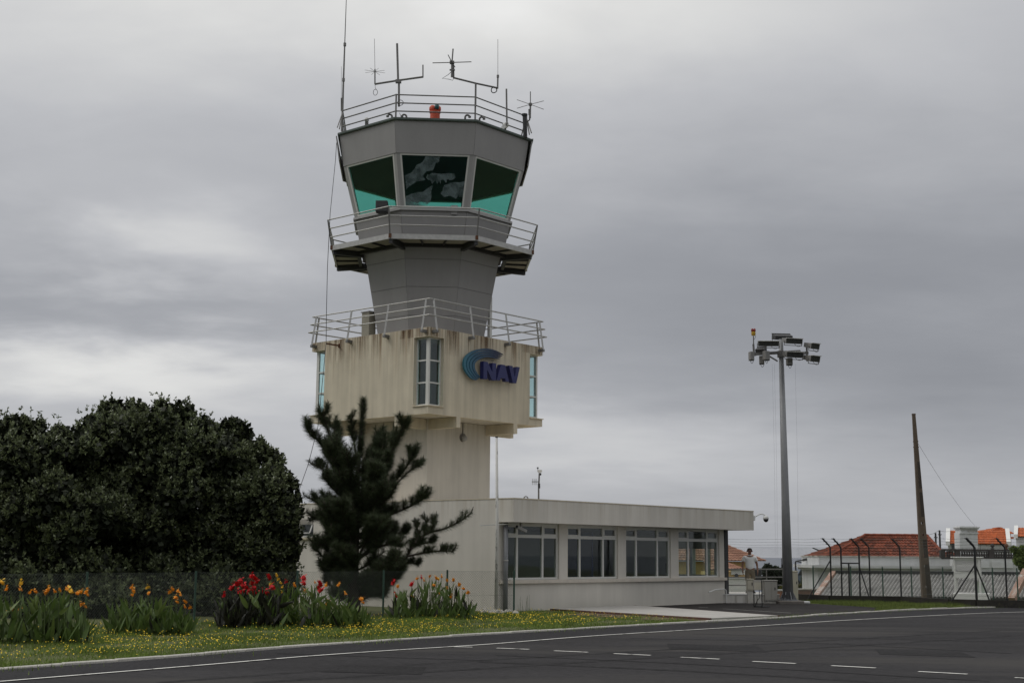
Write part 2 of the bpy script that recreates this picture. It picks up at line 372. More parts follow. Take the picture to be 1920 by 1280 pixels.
def build_roads():
    kp=[(p.x,p.y) for p in KR]; lp=[(p.x,p.y) for p in LR]
    sheet('apron',lp+[(60,53),(60,-60),(-60,-60),(-60,5)],0.0,m_asph)
    sheet('apron_edge_strip',kp+[(27.5,56.5)]+lp[::-1]+[(-18,6)],.004,m_asph2)
    # painted edge line (broken by wear) and dashed stand line
    ln=strip('painted_line',LR,.085,.013,m_mark,kind='structure')
    d=[((931,1215),(992,1217.3)),((1039,1220),(1102,1222.8)),((1151,1225.3),(1220,1228.6)),((1277,1232.1),(1349,1235.8)),((1411,1240),(1492,1244)),((1559,1248),(1642,1252.4)),((1722,1259),(1814,1264)),((1903,1270.5),(2010,1276.5)),((852,1212.5),(886,1213.2))]
    for a,b in d:
        A=gr(*a);B_=gr(*b); t=(B_-A).normalized(); n=V(t.y,-t.x,0)*.05
        o=link('dash_marking',nmesh('dash_marking',[(q.x,q.y,.011) for q in (A-n,A+n,B_+n,B_-n)],[(0,3,2,1)]),m_mark); tag(o,kind='structure')
        o.data.flip_normals() if o.data.polygons[0].normal.z<0 else None
    # repair seams in the asphalt: slightly raised joint strips
    ms=mat('asphalt_seam',(.020,.0195,.020),.9,.3,3,spec=.1)
    for zi,pts in enumerate([((930,1228),(1300,1245),(1700,1268),(1900,1279)),((1180,1196),(1500,1204),(1920,1226)),((1300,1188),(1600,1196),(1920,1204)),((520,1225),(760,1233),(960,1240))]):
        P=[gr(*q) for q in pts]; P=resample([(p.x,p.y) for p in P],.4)
        strip('asphalt_seam',P,.05,.0055+zi*.001,ms,kind='structure')
    # darker repair patches and faint tyre tracks
    mpt=mat('asphalt_patch',(.028,.027,.028),.9,.3,.8,fine=.4,bscale=14,spec=.1); mtt=mat('tyre_track',(.030,.029,.030),.9,.4,2.5,fine=.4,bscale=9,spec=.1)
    for q in (((1250,1206),(1420,1211),(1440,1222),(1255,1216)),((640,1246),(800,1250),(790,1264),(600,1259)),((1640,1216),(1800,1221),(1830,1232),(1650,1226))):
        sheet('asphalt_patch',[gr(*a).to_2d() for a in q],.0045,mpt)
    for zi,pts in enumerate([((300,1279),(700,1250),(1100,1226),(1500,1203),(1900,1180)),((480,1279),(850,1256),(1200,1234),(1600,1210),(1920,1190)),((900,1240),(1300,1258),(1700,1282))]):
        P=[gr(*q) for q in pts]; strip('tyre_track',resample([(p.x,p.y) for p in P],.4),.22,.0015+zi*.001,mtt,kind='structure')
    # kerb stones, one by one
    kroot=bpy.data.objects.new('kerb',None); COL.objects.link(kroot); tag(kroot,kind='structure')
    mb=MB(); mb.box((0,0,0),(.975,.12,.16),bev=.012); src=None
    for i in range(len(KR)-1):
        a,b=KR[i],KR[i+1]; c=(a+b)/2
        if src is None:
            src=mb.build('kerb_stone',m_kerb,kroot); o=src
        else: o=instance(src,kroot,name='kerb_stone')
        o.location=(c.x,c.y,-.035+random.uniform(-.012,.006)); o.rotation_euler=(random.uniform(-.03,.03),random.uniform(-.008,.008),math.atan2(b.y-a.y,b.x-a.x))
    # verge (grass soil) between kerb and buildings
    ko=offs(KR,-.1); vp=[(p.x,p.y) for p in ko if p.y<43.3]
    sheet('verge',vp+[(8.5,42.6),(7.0,41.5),(4.6,48.2),(-3,56),(-40,56),(-60,6.5)],-.006,m_soil)
    # bare dirt along the ramp
    sheet('dirt_patch',[(1.2,44.4),(1.0,42.6),(2.6,40.4),(4.2,38.2),(5.5,38.5),(5.75,39.3)],.004,m_dirt)
    # concrete ramp with a dark red edging
    R=[gr(1037,1144),gr(1185,1137),gr(1458,1157),gr(1335,1162)]
    mb=MB(); mb.prism([V(p.x,p.y,-.05) for p in R],(0,0,.11)); mb.build('concrete_ramp',m_slab,kind='structure')
    for a,b,w in ((R[0],R[3],.10),(R[1],R[2],.05)):
        mb=MB(); d=(b-a).normalized(); e=V(d.y,-d.x,0)*(.07 if a is R[0] else -.05)
        mb.beam(V(a.x,a.y,0)+e,V(b.x,b.y,0)+e,w,.12); mb.build('ramp_edging',m_redge,kind='structure')
    # parking asphalt
    kq=[(p.x,p.y) for p in KR if 8.6<p.x<15.0]
    sheet('car_park',[(R[1].x+.15,R[1].y+.1),(8.3,53.4),(11.0,53.6),(11.6,52.6)]+[(p[0]-.12,p[1]+.12) for p in kq[::-1]]+[(R[2].x+.1,R[2].y+.25)],.002,m_park)
    for a,b in (((1355,1141),(1500,1150)),((1310,1138),(1345,1140))):
        A=gr(*a);B_=gr(*b); P=resample([(A.x,A.y),(B_.x,B_.y)],.5); strip('parking_line',P,.07,.009,mat('worn_paint',(.35,.34,.32),.8,.3,4),kind='structure')
    # verge on the right in front of the low wall
    k2=[(p.x,p.y) for p in KR if p.x>12.0]
    sheet('verge_right',[(10.9,53.9),(11.7,52.4),(12.6,49.5)]+[(p[0]-.2,p[1]+.4) for p in k2]+[(27,60),(11,56)],.001,m_soil)
build_roads()
# ------------------------------------------------------------------ control tower
AZ=math.radians(41.0); EU=V(math.sin(AZ),math.cos(AZ),0); EV=V(-EU.y,EU.x,0); EZ=V(0,0,1)
TB=V(-2.8,46.0,0); TS=6.0
def TP(a,b,z): return TB+EU*a+EV*b+EZ*z
TC=V(-3.0,50.2,0)                      # axis of the octagonal cab
NF=-(EU+EV).normalized(); NS=V(-NF.y,NF.x,0)   # front normal, side
C8=math.cos(math.pi/8)
def odir(ang): return NF*math.cos(ang)+NS*math.sin(ang)
def OV(k,a,z):   # vertex between face k and k+1 (k = face index)
    return TC+odir((k+.5)*math.pi/4)*(a/C8)+EZ*z
def oface(k,a0,z0,a1,z1,g=0.0):
    p=[OV(k-1,a0,z0),OV(k,a0,z0),OV(k,a1,z1),OV(k-1,a1,z1)]
    if g:
        e=(p[1]-p[0]).normalized(); h=(p[3]-p[0]).normalized(); h2=(p[2]-p[1]).normalized()
        p=[p[0]+e*g+h*g,p[1]-e*g+h2*g,p[2]-e*g-h2*g,p[3]+e*g-h*g]
    return p
def oring(mb,prof):   # closed solid of revolution with 8 sides; prof=[(a,z)...]
    n=len(prof); vs=[OV(k,a,z) for a,z in prof for k in range(8)]; fs=[]
    for i in range(n):
        j=(i+1)%n
        for k in range(8):
            k2=(k+1)%8; fs.append((i*8+k,i*8+k2,j*8+k2,j*8+k))
    mb.add(vs,fs)
def osolid(mb,prof):
    n=len(prof); vs=[OV(k,a,z) for a,z in prof for k in range(8)]; fs=[]
    for i in range(n-1):
        for k in range(8):
            k2=(k+1)%8; fs.append((i*8+k,i*8+k2,(i+1)*8+k2,(i+1)*8+k))
    fs+=[tuple(range(7,-1,-1)),tuple(range((n-1)*8,n*8))]; mb.add(vs,fs)
def AX(): return (EU,EV,EZ)

tower=thing('control_tower',TP(3,3,0),'tall cream and grey air traffic control tower with glazed octagonal cab','tower')
def build_tower():
    T=tower
    # shaft
    mb=MB(); s0,s1=1.35,4.65
    mb.box(TP(3,3,3.2),(3.3,3.3,6.4),AX()); mb.build('shaft',m_shaft,T)
    # crossing beams below the box
    for c in (1.5,4.5):
        mb=MB(); mb.box(TP(c,3,6.22),(.2,6.0,.36),AX()); mb.build('floor_beam',m_box,T)
        for lo,hi in ((0.002,1.4),(1.6,4.4),(4.6,5.998)):
            mb=MB(); mb.box(TP((lo+hi)/2,c,6.223),(hi-lo,.2,.354),AX()); mb.build('floor_beam',m_box,T)
    # box storey: walls with notched corners
    n=.72; mb=MB()
    for a,b,sa,sb in ((3,.1,TS-2*n,.2),(3,TS-.1,TS-2*n,.2),(.1,3,.2,TS-2*n),(TS-.1,3,.2,TS-2*n)):
        mb.box(TP(a,b,7.875),(sa,sb,2.95),AX())
    for a in (n/2,TS-n/2):
        for b in (n/2,TS-n/2):
            mb.box(TP(a,b,6.53),(n,n,.26),AX()); mb.box(TP(a,b,9.19),(n,n,.32),AX())
    mb.build('box_wall',m_box,T)
    mb=MB(); mb.box(TP(3,3,6.47),(TS-.42,TS-.42,.12),AX()); mb.build('box_floor',m_shaft,T)
    mb=MB(); mb.box(TP(3,3,9.15),(TS-.42,TS-.42,.16),AX()); mb.build('box_roof',m_shaft,T)
    # corner windows
    for ca,cb,da,db in ((0,0,1,1),(TS,0,-1,1),(0,TS,1,-1),(TS,TS,-1,-1)):
        z0,z1=6.70,9.03; i=.13
        f=MB(); panes=[]
        def Q(a,b,z): return TP(ca+da*a,cb+db*b,z)
        for first in (True,False):
            def P(x,z,d=0.0): return Q(x,i+d,z) if first else Q(i+d,x,z)
            ex=(P(1,0)-P(0,0)).normalized(); ey=(P(0,0,1)-P(0,0,0)).normalized(); ax=(ex,ey,EZ)
            x0,x1=(i if first else i+.06),n
            for xc,w in ((x0+.035,.07),(x1-.03,.06)): f.box(P(xc,(z0+z1)/2,.03),(w,.06,z1-z0),ax)
            xa,xb=x0+.07,x1-.06; h=(z1-z0-.05*4)/3
            for r in range(4): f.box(P((xa+xb)/2,z0+.025+r*(h+.05),.03),(xb-xa,.05,.05),ax)
            for r in range(3): panes.append((P((xa+xb)/2,z0+.05+h/2+r*(h+.05),.03),(xb-xa,.008,h),ax))
        w=f.build('corner_window',m_alu,T)
        for c,sz,ax in panes: MB().box(c,sz,ax).build('pane',m_glassB,w)
        s=MB(); s.box(Q(n/2-.01,i/2-.02,6.675),(n+.03,i+.06,.03),AX()); s.box(Q(i/2-.02,(n+i)/2+.02,6.676),(i+.05,n-i-.02,.028),AX()); s.build('window_sill',m_sillp,T)
    MB().box(TP(3,3,7.8),(3.3,3.3,2.52),AX()).build('stair_core',m_innerL,T)
    # box railing: posts bolted outside, leaning in
    m_run=mat('rust_run',(.16,.075,.025),.9,.3,9)
    nt=m_run.node_tree; tcn=nt.nodes.new('ShaderNodeTexCoord'); sx=nt.nodes.new('ShaderNodeSeparateXYZ'); mr=nt.nodes.new('ShaderNodeMapRange'); nz=nt.nodes.new('ShaderNodeTexNoise'); mu=nt.nodes.new('ShaderNodeMath'); mpp=nt.nodes.new('ShaderNodeMapping')
    mu.operation='MULTIPLY'; mr.inputs[1].default_value=8.45; mr.inputs[2].default_value=9.35; mr.inputs[3].default_value=0; mr.inputs[4].default_value=.45
    mpp.inputs['Scale'].default_value=(13,13,.5); nz.inputs['Scale'].default_value=1; nz.inputs['Detail'].default_value=4
    nt.links.new(tcn.outputs['Object'],sx.inputs[0]); nt.links.new(sx.outputs[2],mr.inputs[0]); nt.links.new(tcn.outputs['Object'],mpp.inputs[0]); nt.links.new(mpp.outputs[0],nz.inputs['Vector'])
    r2=nt.nodes.new('ShaderNodeMapRange'); r2.inputs[1].default_value=.38; r2.inputs[2].default_value=.8; nt.links.new(nz.outputs['Fac'],r2.inputs[0])
    nt.links.new(mr.outputs[0],mu.inputs[0]); nt.links.new(r2.outputs[0],mu.inputs[1]); nt.links.new(mu.outputs[0],nt.nodes['Principled BSDF'].inputs['Alpha'])
    zr=(9.74,10.03,10.32)
    def e_(z): return .20-.19*(z-9.2)/1.12
    posts=[.17,2.05,4.05,5.75]
    for side in range(4):
        def P(x,o,z):
            return (TP(x,-o,z),TP(TS+o,x,z),TP(TS-x,TS+o,z),TP(-o,TS-x,z))[side]
        for x in ([.17,2.0,3.9,5.8] if side in (0,3) else [.3,3,5.7]):
            xx=x if side!=3 else TS-x
            mb=MB(); mb.beam(P(xx,e_(9.2),9.2),P(xx,e_(10.32),10.32),.06,.045); p=mb.build('railing_post',m_galv,T)
            mb=MB(); mb.beam(P(xx,-.01,9.2),P(xx,.22,9.2),.12,.1); mb.build('bracket',m_galvd,p)
            if side in (0,3):
                for dx,w,ln in ((0,.16,.72),(random.uniform(.5,1.1),.7,.9),(-random.uniform(.5,1.0),.5,.9)):
                    q0=max(.3,min(TS-.3,xx+dx)); zt=9.16 if dx==0 else 9.345; ln=ln if .72+w/2<q0<TS-.72-w/2 else zt-9.05; mb=MB(); mb.slab([P(q0-w/2,.003,zt-ln),P(q0+w/2,.003,zt-ln),P(q0+w/2,.003,zt),P(q0-w/2,.003,zt)],.002); mb.build('rust_run',m_run,T)
        for z in zr:
            e=e_(z); mb=MB(); mb.tube([P(-e,e,z),P(TS+e,e,z)],.024,8); mb.build('rail',m_galv,T)
    # octagonal neck, clad in panels
    def an(z): return 1.86+(z-9.2)*(2.48-1.86)/(12.6-9.2)
    mb=MB(); osolid(mb,[(an(9.1)-.05,9.1),(an(12.5)-.05,12.5),(2.55,12.62),(2.78,13.74)]); mb.build('neck_core',m_panelcore,T)
    zs=[9.1,10.11,11.11,12.08,12.62]
    for k in range(8):
        for z0,z1 in zip(zs,zs[1:]):
            MB().slab(oface(k,an(z0),z0,an(z1),z1,.006),.04).build('cladding_panel',m_panel,T)
        MB().slab(oface(k,2.60,12.62,2.82,13.72,.01),.04).build('cladding_panel',m_panel,T)
    # walkway
    mb=MB(); oring(mb,[(2.66,12.58),(3.60,12.58),(3.60,12.63),(2.66,12.63)]); mb.build('walkway_deck',m_galvd,T)
    mb=MB(); oring(mb,[(3.58,12.50),(3.64,12.50),(3.64,12.68),(3.58,12.68)]); mb.build('walkway_edge_channel',m_galv,T)
    mb=MB(); oring(mb,[(2.62,12.44),(2.74,12.44),(2.74,12.57),(2.62,12.57)]); mb.build('walkway_ring_beam',m_dark,T)
    for k in range(8):
        mb=MB(); mb.beam(OV(k,2.5,12.46),OV(k,3.58,12.46),.13,.20); mb.build('walkway_bracket',m_dark,T)
        a0,a1=2.76,3.56
        def FP(t,a): return OV(k-1,a,12.56).lerp(OV(k,a,12.56),t)
        for t0,t1 in ((.05,.335),(.355,.645),(.665,.95)):
            MB().prism([FP(t0,a0),FP(t1,a0),FP(t1,a1),FP(t0,a1)],(0,0,.018)).build('soffit_panel',m_soff,T)
        for t in (.345,.655):
            MB().beam(FP(t,a0)-EZ*.03,FP(t,a1)-EZ*.03,.05,.07).build('walkway_joist',m_dark,T)
        mb=MB(); mb.beam(OV(k,3.62,12.52),OV(k,3.79,13.60),.05,.05); p=mb.build('walkway_post',m_galvd,T)
        MB().box(OV(k,3.63,12.60),(.10,.10,.14)).build('post_foot',m_rust,p)
        for z,a in ((12.98,3.692),(13.29,3.741),(13.60,3.79)):
            MB().tube([OV(k-1,a,z),OV(k,a,z)],.024,8).build('walkway_rail',m_galv,T)
    # cab: sill, windows, mullions
    mb=MB(); oring(mb,[(2.70,13.72),(2.90,13.72),(2.90,13.80),(2.70,13.84)]); mb.build('cab_sill',m_aluG,T)
    zt,zb=15.66,13.83; ab,at_=2.83,3.28
    for k in range(8):
        p=oface(k,ab,zb,at_,zt); e0=(p[1]-p[0]).normalized(); g0=.13; 
        q=[p[0]+e0*g0,p[1]-e0*g0,p[2]-e0*g0,p[3]+e0*g0]
        nrm=(q[1]-q[0]).cross(q[3]-q[0]).normalized()
        f=MB(); w=.06; up0=(q[3]-q[0]).normalized(); up1=(q[2]-q[1]).normalized()
        inn=[q[0]+e0*w+up0*w,q[1]-e0*w+up1*w,q[2]-e0*w-up1*w,q[3]+e0*w-up0*w]
        for i in range(4):
            j=(i+1)%4; f.slab([q[i],q[j],inn[j],inn[i]],.09)
        W=f.build('cab_window',m_alu,T)
        MB().slab([x-nrm*.04 for x in inn],.012).build('pane',m_glassC,W)
        # mullion at vertex k
        r=oface(k+1,ab,zb,at_,zt); e1=(r[1]-r[0]).normalized()
        m=MB(); m.slab([p[1]-e0*.128,p[1],p[2],p[2]-e0*.128],.14); m.slab([r[0],r[0]+e1*.128,r[3]+e1*.128,r[3]],.14); m.build('mullion',m_aluG,T)
        MB().slab(oface(k,3.30,15.66,3.46,16.80,.006),.05).build('fascia_panel',m_panel,T)
        if k in (2,6,3,5,4):
            MB().slab(oface(k,3.47,15.86,3.60,16.78,.01),.04).build('side_fascia',m_panel,T)
    mb=MB(); osolid(mb,[(3.22,15.67),(3.38,16.78)]); mb.build('cab_ceiling',m_inner,T)
    mb=MB(); osolid(mb,[(3.52,16.80),(3.54,16.83),(3.54,16.89),(3.50,16.90)]); mb.build('cab_roof',m_roofd,T)
    # wider eave over the side and rear faces
    mb=MB(); base=[OV(1,3.52,16.805)]+[OV(k,3.63,16.805) for k in (1,2,3,4,5)]+[OV(5,3.52,16.805)]
    base=[base[0]+NS*0]+base[1:]; mb.prism(base,(0,0,.07)); mb.build('rear_eave',m_roofd,T)
    mb=MB(); osolid(mb,[(2.6,13.1),(2.62,13.15)]); mb.build('cab_floor',m_inner,T)
    # console desk inside the cab
    mb=MB(); oring(mb,[(2.05,13.5),(2.7,13.5),(2.74,13.58),(2.05,13.58)]); mb.build('console_desk',m_dark,T)
    # roof railing on the front three sides and flanks
    ar=3.38
    for k in range(-3,3):
        mb=MB(); mb.tube([OV(k,ar,16.9),OV(k,ar,17.78)],.03,8); mb.build('roof_post',m_galvd,T)
        if k<2:
            for z in (17.16,17.46,17.76): MB().tube([OV(k,ar,z),OV(k+1,ar,z)],.024,8).build('roof_rail',m_galvd,T)
    # knee braces at the ends of the roof railing
    for k,s in ((-2,1),(1,-1)):
        b=OV(k,ar,16.9)
        for w in (.25,.45): MB().tube([b+EZ*.8,b+NF*(w+.2)-NS*s*.15*0+NS*(-s)*.3*w+EZ*.02],.022,6).build('roof_brace',m_galvd,T)
    # grey duct and pale riser behind the box railing
    D=thing('roof_duct',at(691,622,49.6),'grey rectangular duct standing behind the left box railing of the tower','duct')
    p=at(691,622,49.6); mb=MB(); mb.box((p.x,p.y,9.23+.6),(.34,.4,1.2),AX(),bev=.01); mb.build('duct_body',m_soff,D); MB().box((p.x,p.y,10.45),(.4,.46,.04),AX()).build('duct_cap',m_aluG,D)
    p=at(918,626,50.2); R=thing('riser_pipe',V(p.x,p.y,9.23),'pale square riser standing right of the grey tower neck','pipe')
    MB().box((p.x,p.y,10.2),(.13,.13,1.94),AX(),bev=.01).build('riser',m_whitep,R); MB().box((p.x,p.y,9.26),(.25,.25,.06),AX()).build('base_plate',m_galvd,R)
build_tower()

def build_tower_things():
    # pale ragged translucent patches on the front pane
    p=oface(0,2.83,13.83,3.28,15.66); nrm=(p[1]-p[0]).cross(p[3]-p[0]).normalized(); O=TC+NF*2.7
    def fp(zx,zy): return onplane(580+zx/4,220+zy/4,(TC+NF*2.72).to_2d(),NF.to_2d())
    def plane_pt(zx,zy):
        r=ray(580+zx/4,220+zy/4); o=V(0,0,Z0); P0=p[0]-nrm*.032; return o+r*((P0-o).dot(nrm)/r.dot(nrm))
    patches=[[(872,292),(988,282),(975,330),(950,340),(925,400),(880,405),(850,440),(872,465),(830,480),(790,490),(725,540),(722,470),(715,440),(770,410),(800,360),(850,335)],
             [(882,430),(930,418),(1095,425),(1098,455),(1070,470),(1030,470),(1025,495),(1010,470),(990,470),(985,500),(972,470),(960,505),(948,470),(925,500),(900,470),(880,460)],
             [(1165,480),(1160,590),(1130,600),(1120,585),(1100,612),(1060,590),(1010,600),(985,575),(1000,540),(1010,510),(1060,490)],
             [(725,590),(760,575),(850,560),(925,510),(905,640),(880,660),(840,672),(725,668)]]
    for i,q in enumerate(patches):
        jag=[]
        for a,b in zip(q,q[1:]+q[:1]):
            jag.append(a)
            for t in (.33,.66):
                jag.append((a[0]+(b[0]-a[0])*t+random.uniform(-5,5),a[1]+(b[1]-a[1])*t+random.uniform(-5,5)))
        mb=MB(); mb.prism([plane_pt(*x) for x in jag],-nrm*.003); mb.build('pale_pane_patch',m_panepatch,tower)
    # equipment seen inside the cab
    for x,y,D,w,h,nm,lab in ((716,392,47.2,.42,.40,'monitor_cabinet','dark box on the console behind the left cab window'),(852,380,47.6,.25,.35,'radio_set','small grey radio set behind the middle cab window')):
        P=at(x,y,D); t=thing(nm,V(P.x,P.y,13.58),lab,'equipment')
        MB().box((P.x,P.y,13.58+h/2+.02),(w,.35,h),None,bev=.02).build('case',m_dark if nm[0]=='m' else m_aluG,t); MB().box((P.x,P.y,13.595),(w*.7,.3,.03)).build('stand',m_black,t)
    # NAV sign
    S=thing('logo_sign',TP(2.9,0,8.2),'blue NAV letters with four swooping teal arcs on the cream tower wall','sign')
    nf=-EV
    def sp(x,y,off):
        r=onplane(x,y,(TB+nf*off).to_2d(),EV.to_2d()); return r
    def L2(u,z,off): return TP(u,0,z)+nf*off
    def letter(pts,u0,z0,w,h):
        poly=[L2(u0+a*w,z0+b*h,.12) for a,b in pts]; mb=MB(); mb.prism(poly,nf*.17); return mb.build('letter',m_navb,S)
    zb=7.80; h=.60
    letter([(0,0),(.3,0),(.3,.55),(.68,0),(1,0),(1,1),(.7,1),(.7,.45),(.32,1),(0,1)],2.43,7.80,.67,.61)
    letter([(0,0),(.27,0),(.33,.17),(.67,.17),(.73,0),(1,0),(.67,1),(.33,1)],3.13,7.82,.67,.58)
    letter([(.36,0),(.68,0),(1,1),(.72,1),(.53,.36),(.34,1),(0,1)],3.78,7.81,.60,.60)
    outer=[(345,528),(290,512),(240,460),(205,405),(190,340),(200,275),(235,222),(290,182),(360,158),(440,148),(520,155),(600,182),(668,222)]
    inner=[(405,488),(378,470),(350,428),(334,392),(328,355),(338,322),(362,295),(395,276),(435,263),(480,258),(525,262),(570,273),(608,288)]
    gm=mat('arc_blue',(.02,.08,.16),.35,.1,2,spec=.5)
    nt=gm.node_tree; bs=nt.nodes['Principled BSDF']; tcn=nt.nodes.new('ShaderNodeTexCoord'); sx=nt.nodes.new('ShaderNodeSeparateXYZ'); rp=nt.nodes.new('ShaderNodeValToRGB'); mr=nt.nodes.new('ShaderNodeMapRange')
    mr.inputs[1].default_value=-1.0; mr.inputs[2].default_value=.35
    rp.color_ramp.elements[0].color=(.035,.20,.27,1); rp.color_ramp.elements[1].color=(.012,.022,.07,1); k=rp.color_ramp.elements.new(.45); k.color=(.02,.085,.15,1)
    nt.links.new(tcn.outputs['Object'],sx.inputs[0]); nt.links.new(sx.outputs[0],mr.inputs[0]); nt.links.new(mr.outputs[0],rp.inputs[0]); nt.links.new(rp.outputs[0],bs.inputs['Base Color'])
    def crv(P,t):
        x=t*(len(P)-1); i=min(int(x),len(P)-2); f=x-i
        a=P[max(i-1,0)];b=P[i];c=P[i+1];d=P[min(i+2,len(P)-1)]
        return [.5*(2*b[q]+(c[q]-a[q])*f+(2*a[q]-5*b[q]+4*c[q]-d[q])*f*f+(3*b[q]-a[q]-3*c[q]+d[q])*f**3) for q in (0,1)]
    for i in range(4):
        mb=MB(); rows=[]
        for j in range(33):
            t=j/32; o=crv(outer,t); n_=crv(inner,t)
            ta=min(1,t*14+.25,(1-t)*9+.2)
            f0=i/4; f1=i/4+.2*ta
            A=[o[q]+(n_[q]-o[q])*f0 for q in (0,1)]; B_=[o[q]+(n_[q]-o[q])*f1 for q in (0,1)]
            rows.append([sp(840+A[0]/6.4,630+A[1]/6.4,.18),sp(840+B_[0]/6.4,630+B_[1]/6.4,.18)])
        vs=[];fs=[]
        for a,b in rows: vs+=[a,b,b-nf*.08,a-nf*.08]
        for j in range(32):
            for q in range(4):
                q2=(q+1)%4; fs.append((4*j+q,4*j+q2,4*j+4+q2,4*j+4+q))
        fs+=[(0,1,2,3),(128,129,130,131)]; mb.add(vs,fs); mb.build('arc',gm,S)
    for x,y in ((905,690),(926,676),(940,692),(962,700),(880,690),(905,661)):
        q=sp(x,y,.12); MB().tube([q,q-nf*-.0-nf*.125],.012,6).build('standoff',m_galvd,S)
    # bulkhead lamps on the shaft under the box
    for x,y,face,lab in ((867,820,0,'round grey bulkhead lamp on the right face of the tower shaft'),(738,818,1,'round grey bulkhead lamp on the left face of the tower shaft')):
        if face==0: q=onplane(x,y,TP(0,1.35,0).to_2d(),EV.to_2d()); n_=-EV; s_=EU
        else: q=onplane(x,y,TP(1.35,0,0).to_2d(),EU.to_2d()); n_=-EU; s_=EV
        t=thing('bulkhead_lamp',q,lab,'lamp'); MB().lathe(q,[(.15,0),(.15,.05),(.12,.06)],16,(s_,EZ,n_)).build('lamp_base',m_galvd,t)
        MB().lathe(q+n_*.06-EZ*.03,[(.115,0),(.11,.06),(.08,.11),(.03,.13)],16,(s_,EZ,n_)).build('lamp_globe',m_aluG,t,smooth=True)
        MB().tube([q+EZ*.15+n_*.02,q+EZ*.5+n_*.02],.015,6).build('conduit',m_galvd,t)
    # rusty bracket on the left face holding the cable
    q0=onplane(636,648,TB.to_2d(),EU.to_2d()); t=thing('cable_bracket',q0,'rusty iron bracket sticking out of the upper left of the cream box','bracket')
    e=at(612,644,q0.y-.75); MB().beam(q0,e,.04,.05).build('arm',m_rust,t); MB().box(q0-EU*.01,(.02,.08,.14),AX()).build('plate',m_rust,t)
    # hanging cable
    mb=MB(); pts=[at(631,268,48.6),at(629,300,48.5),at(619,400,46.2),at(614,500,47.0),at(612,590,47.6),at(611.5,643,e.y),at(606,700,47.4),at(596,800,46.8),at(578,870,46.2),at(563,912,45.8),at(548,960,45.4)]
    mb.tube(pts,.011,5); mb.build('antenna_cable',m_black,label='thin black cable hanging from the cab roof down past the box',cat='cable')
build_tower_things()

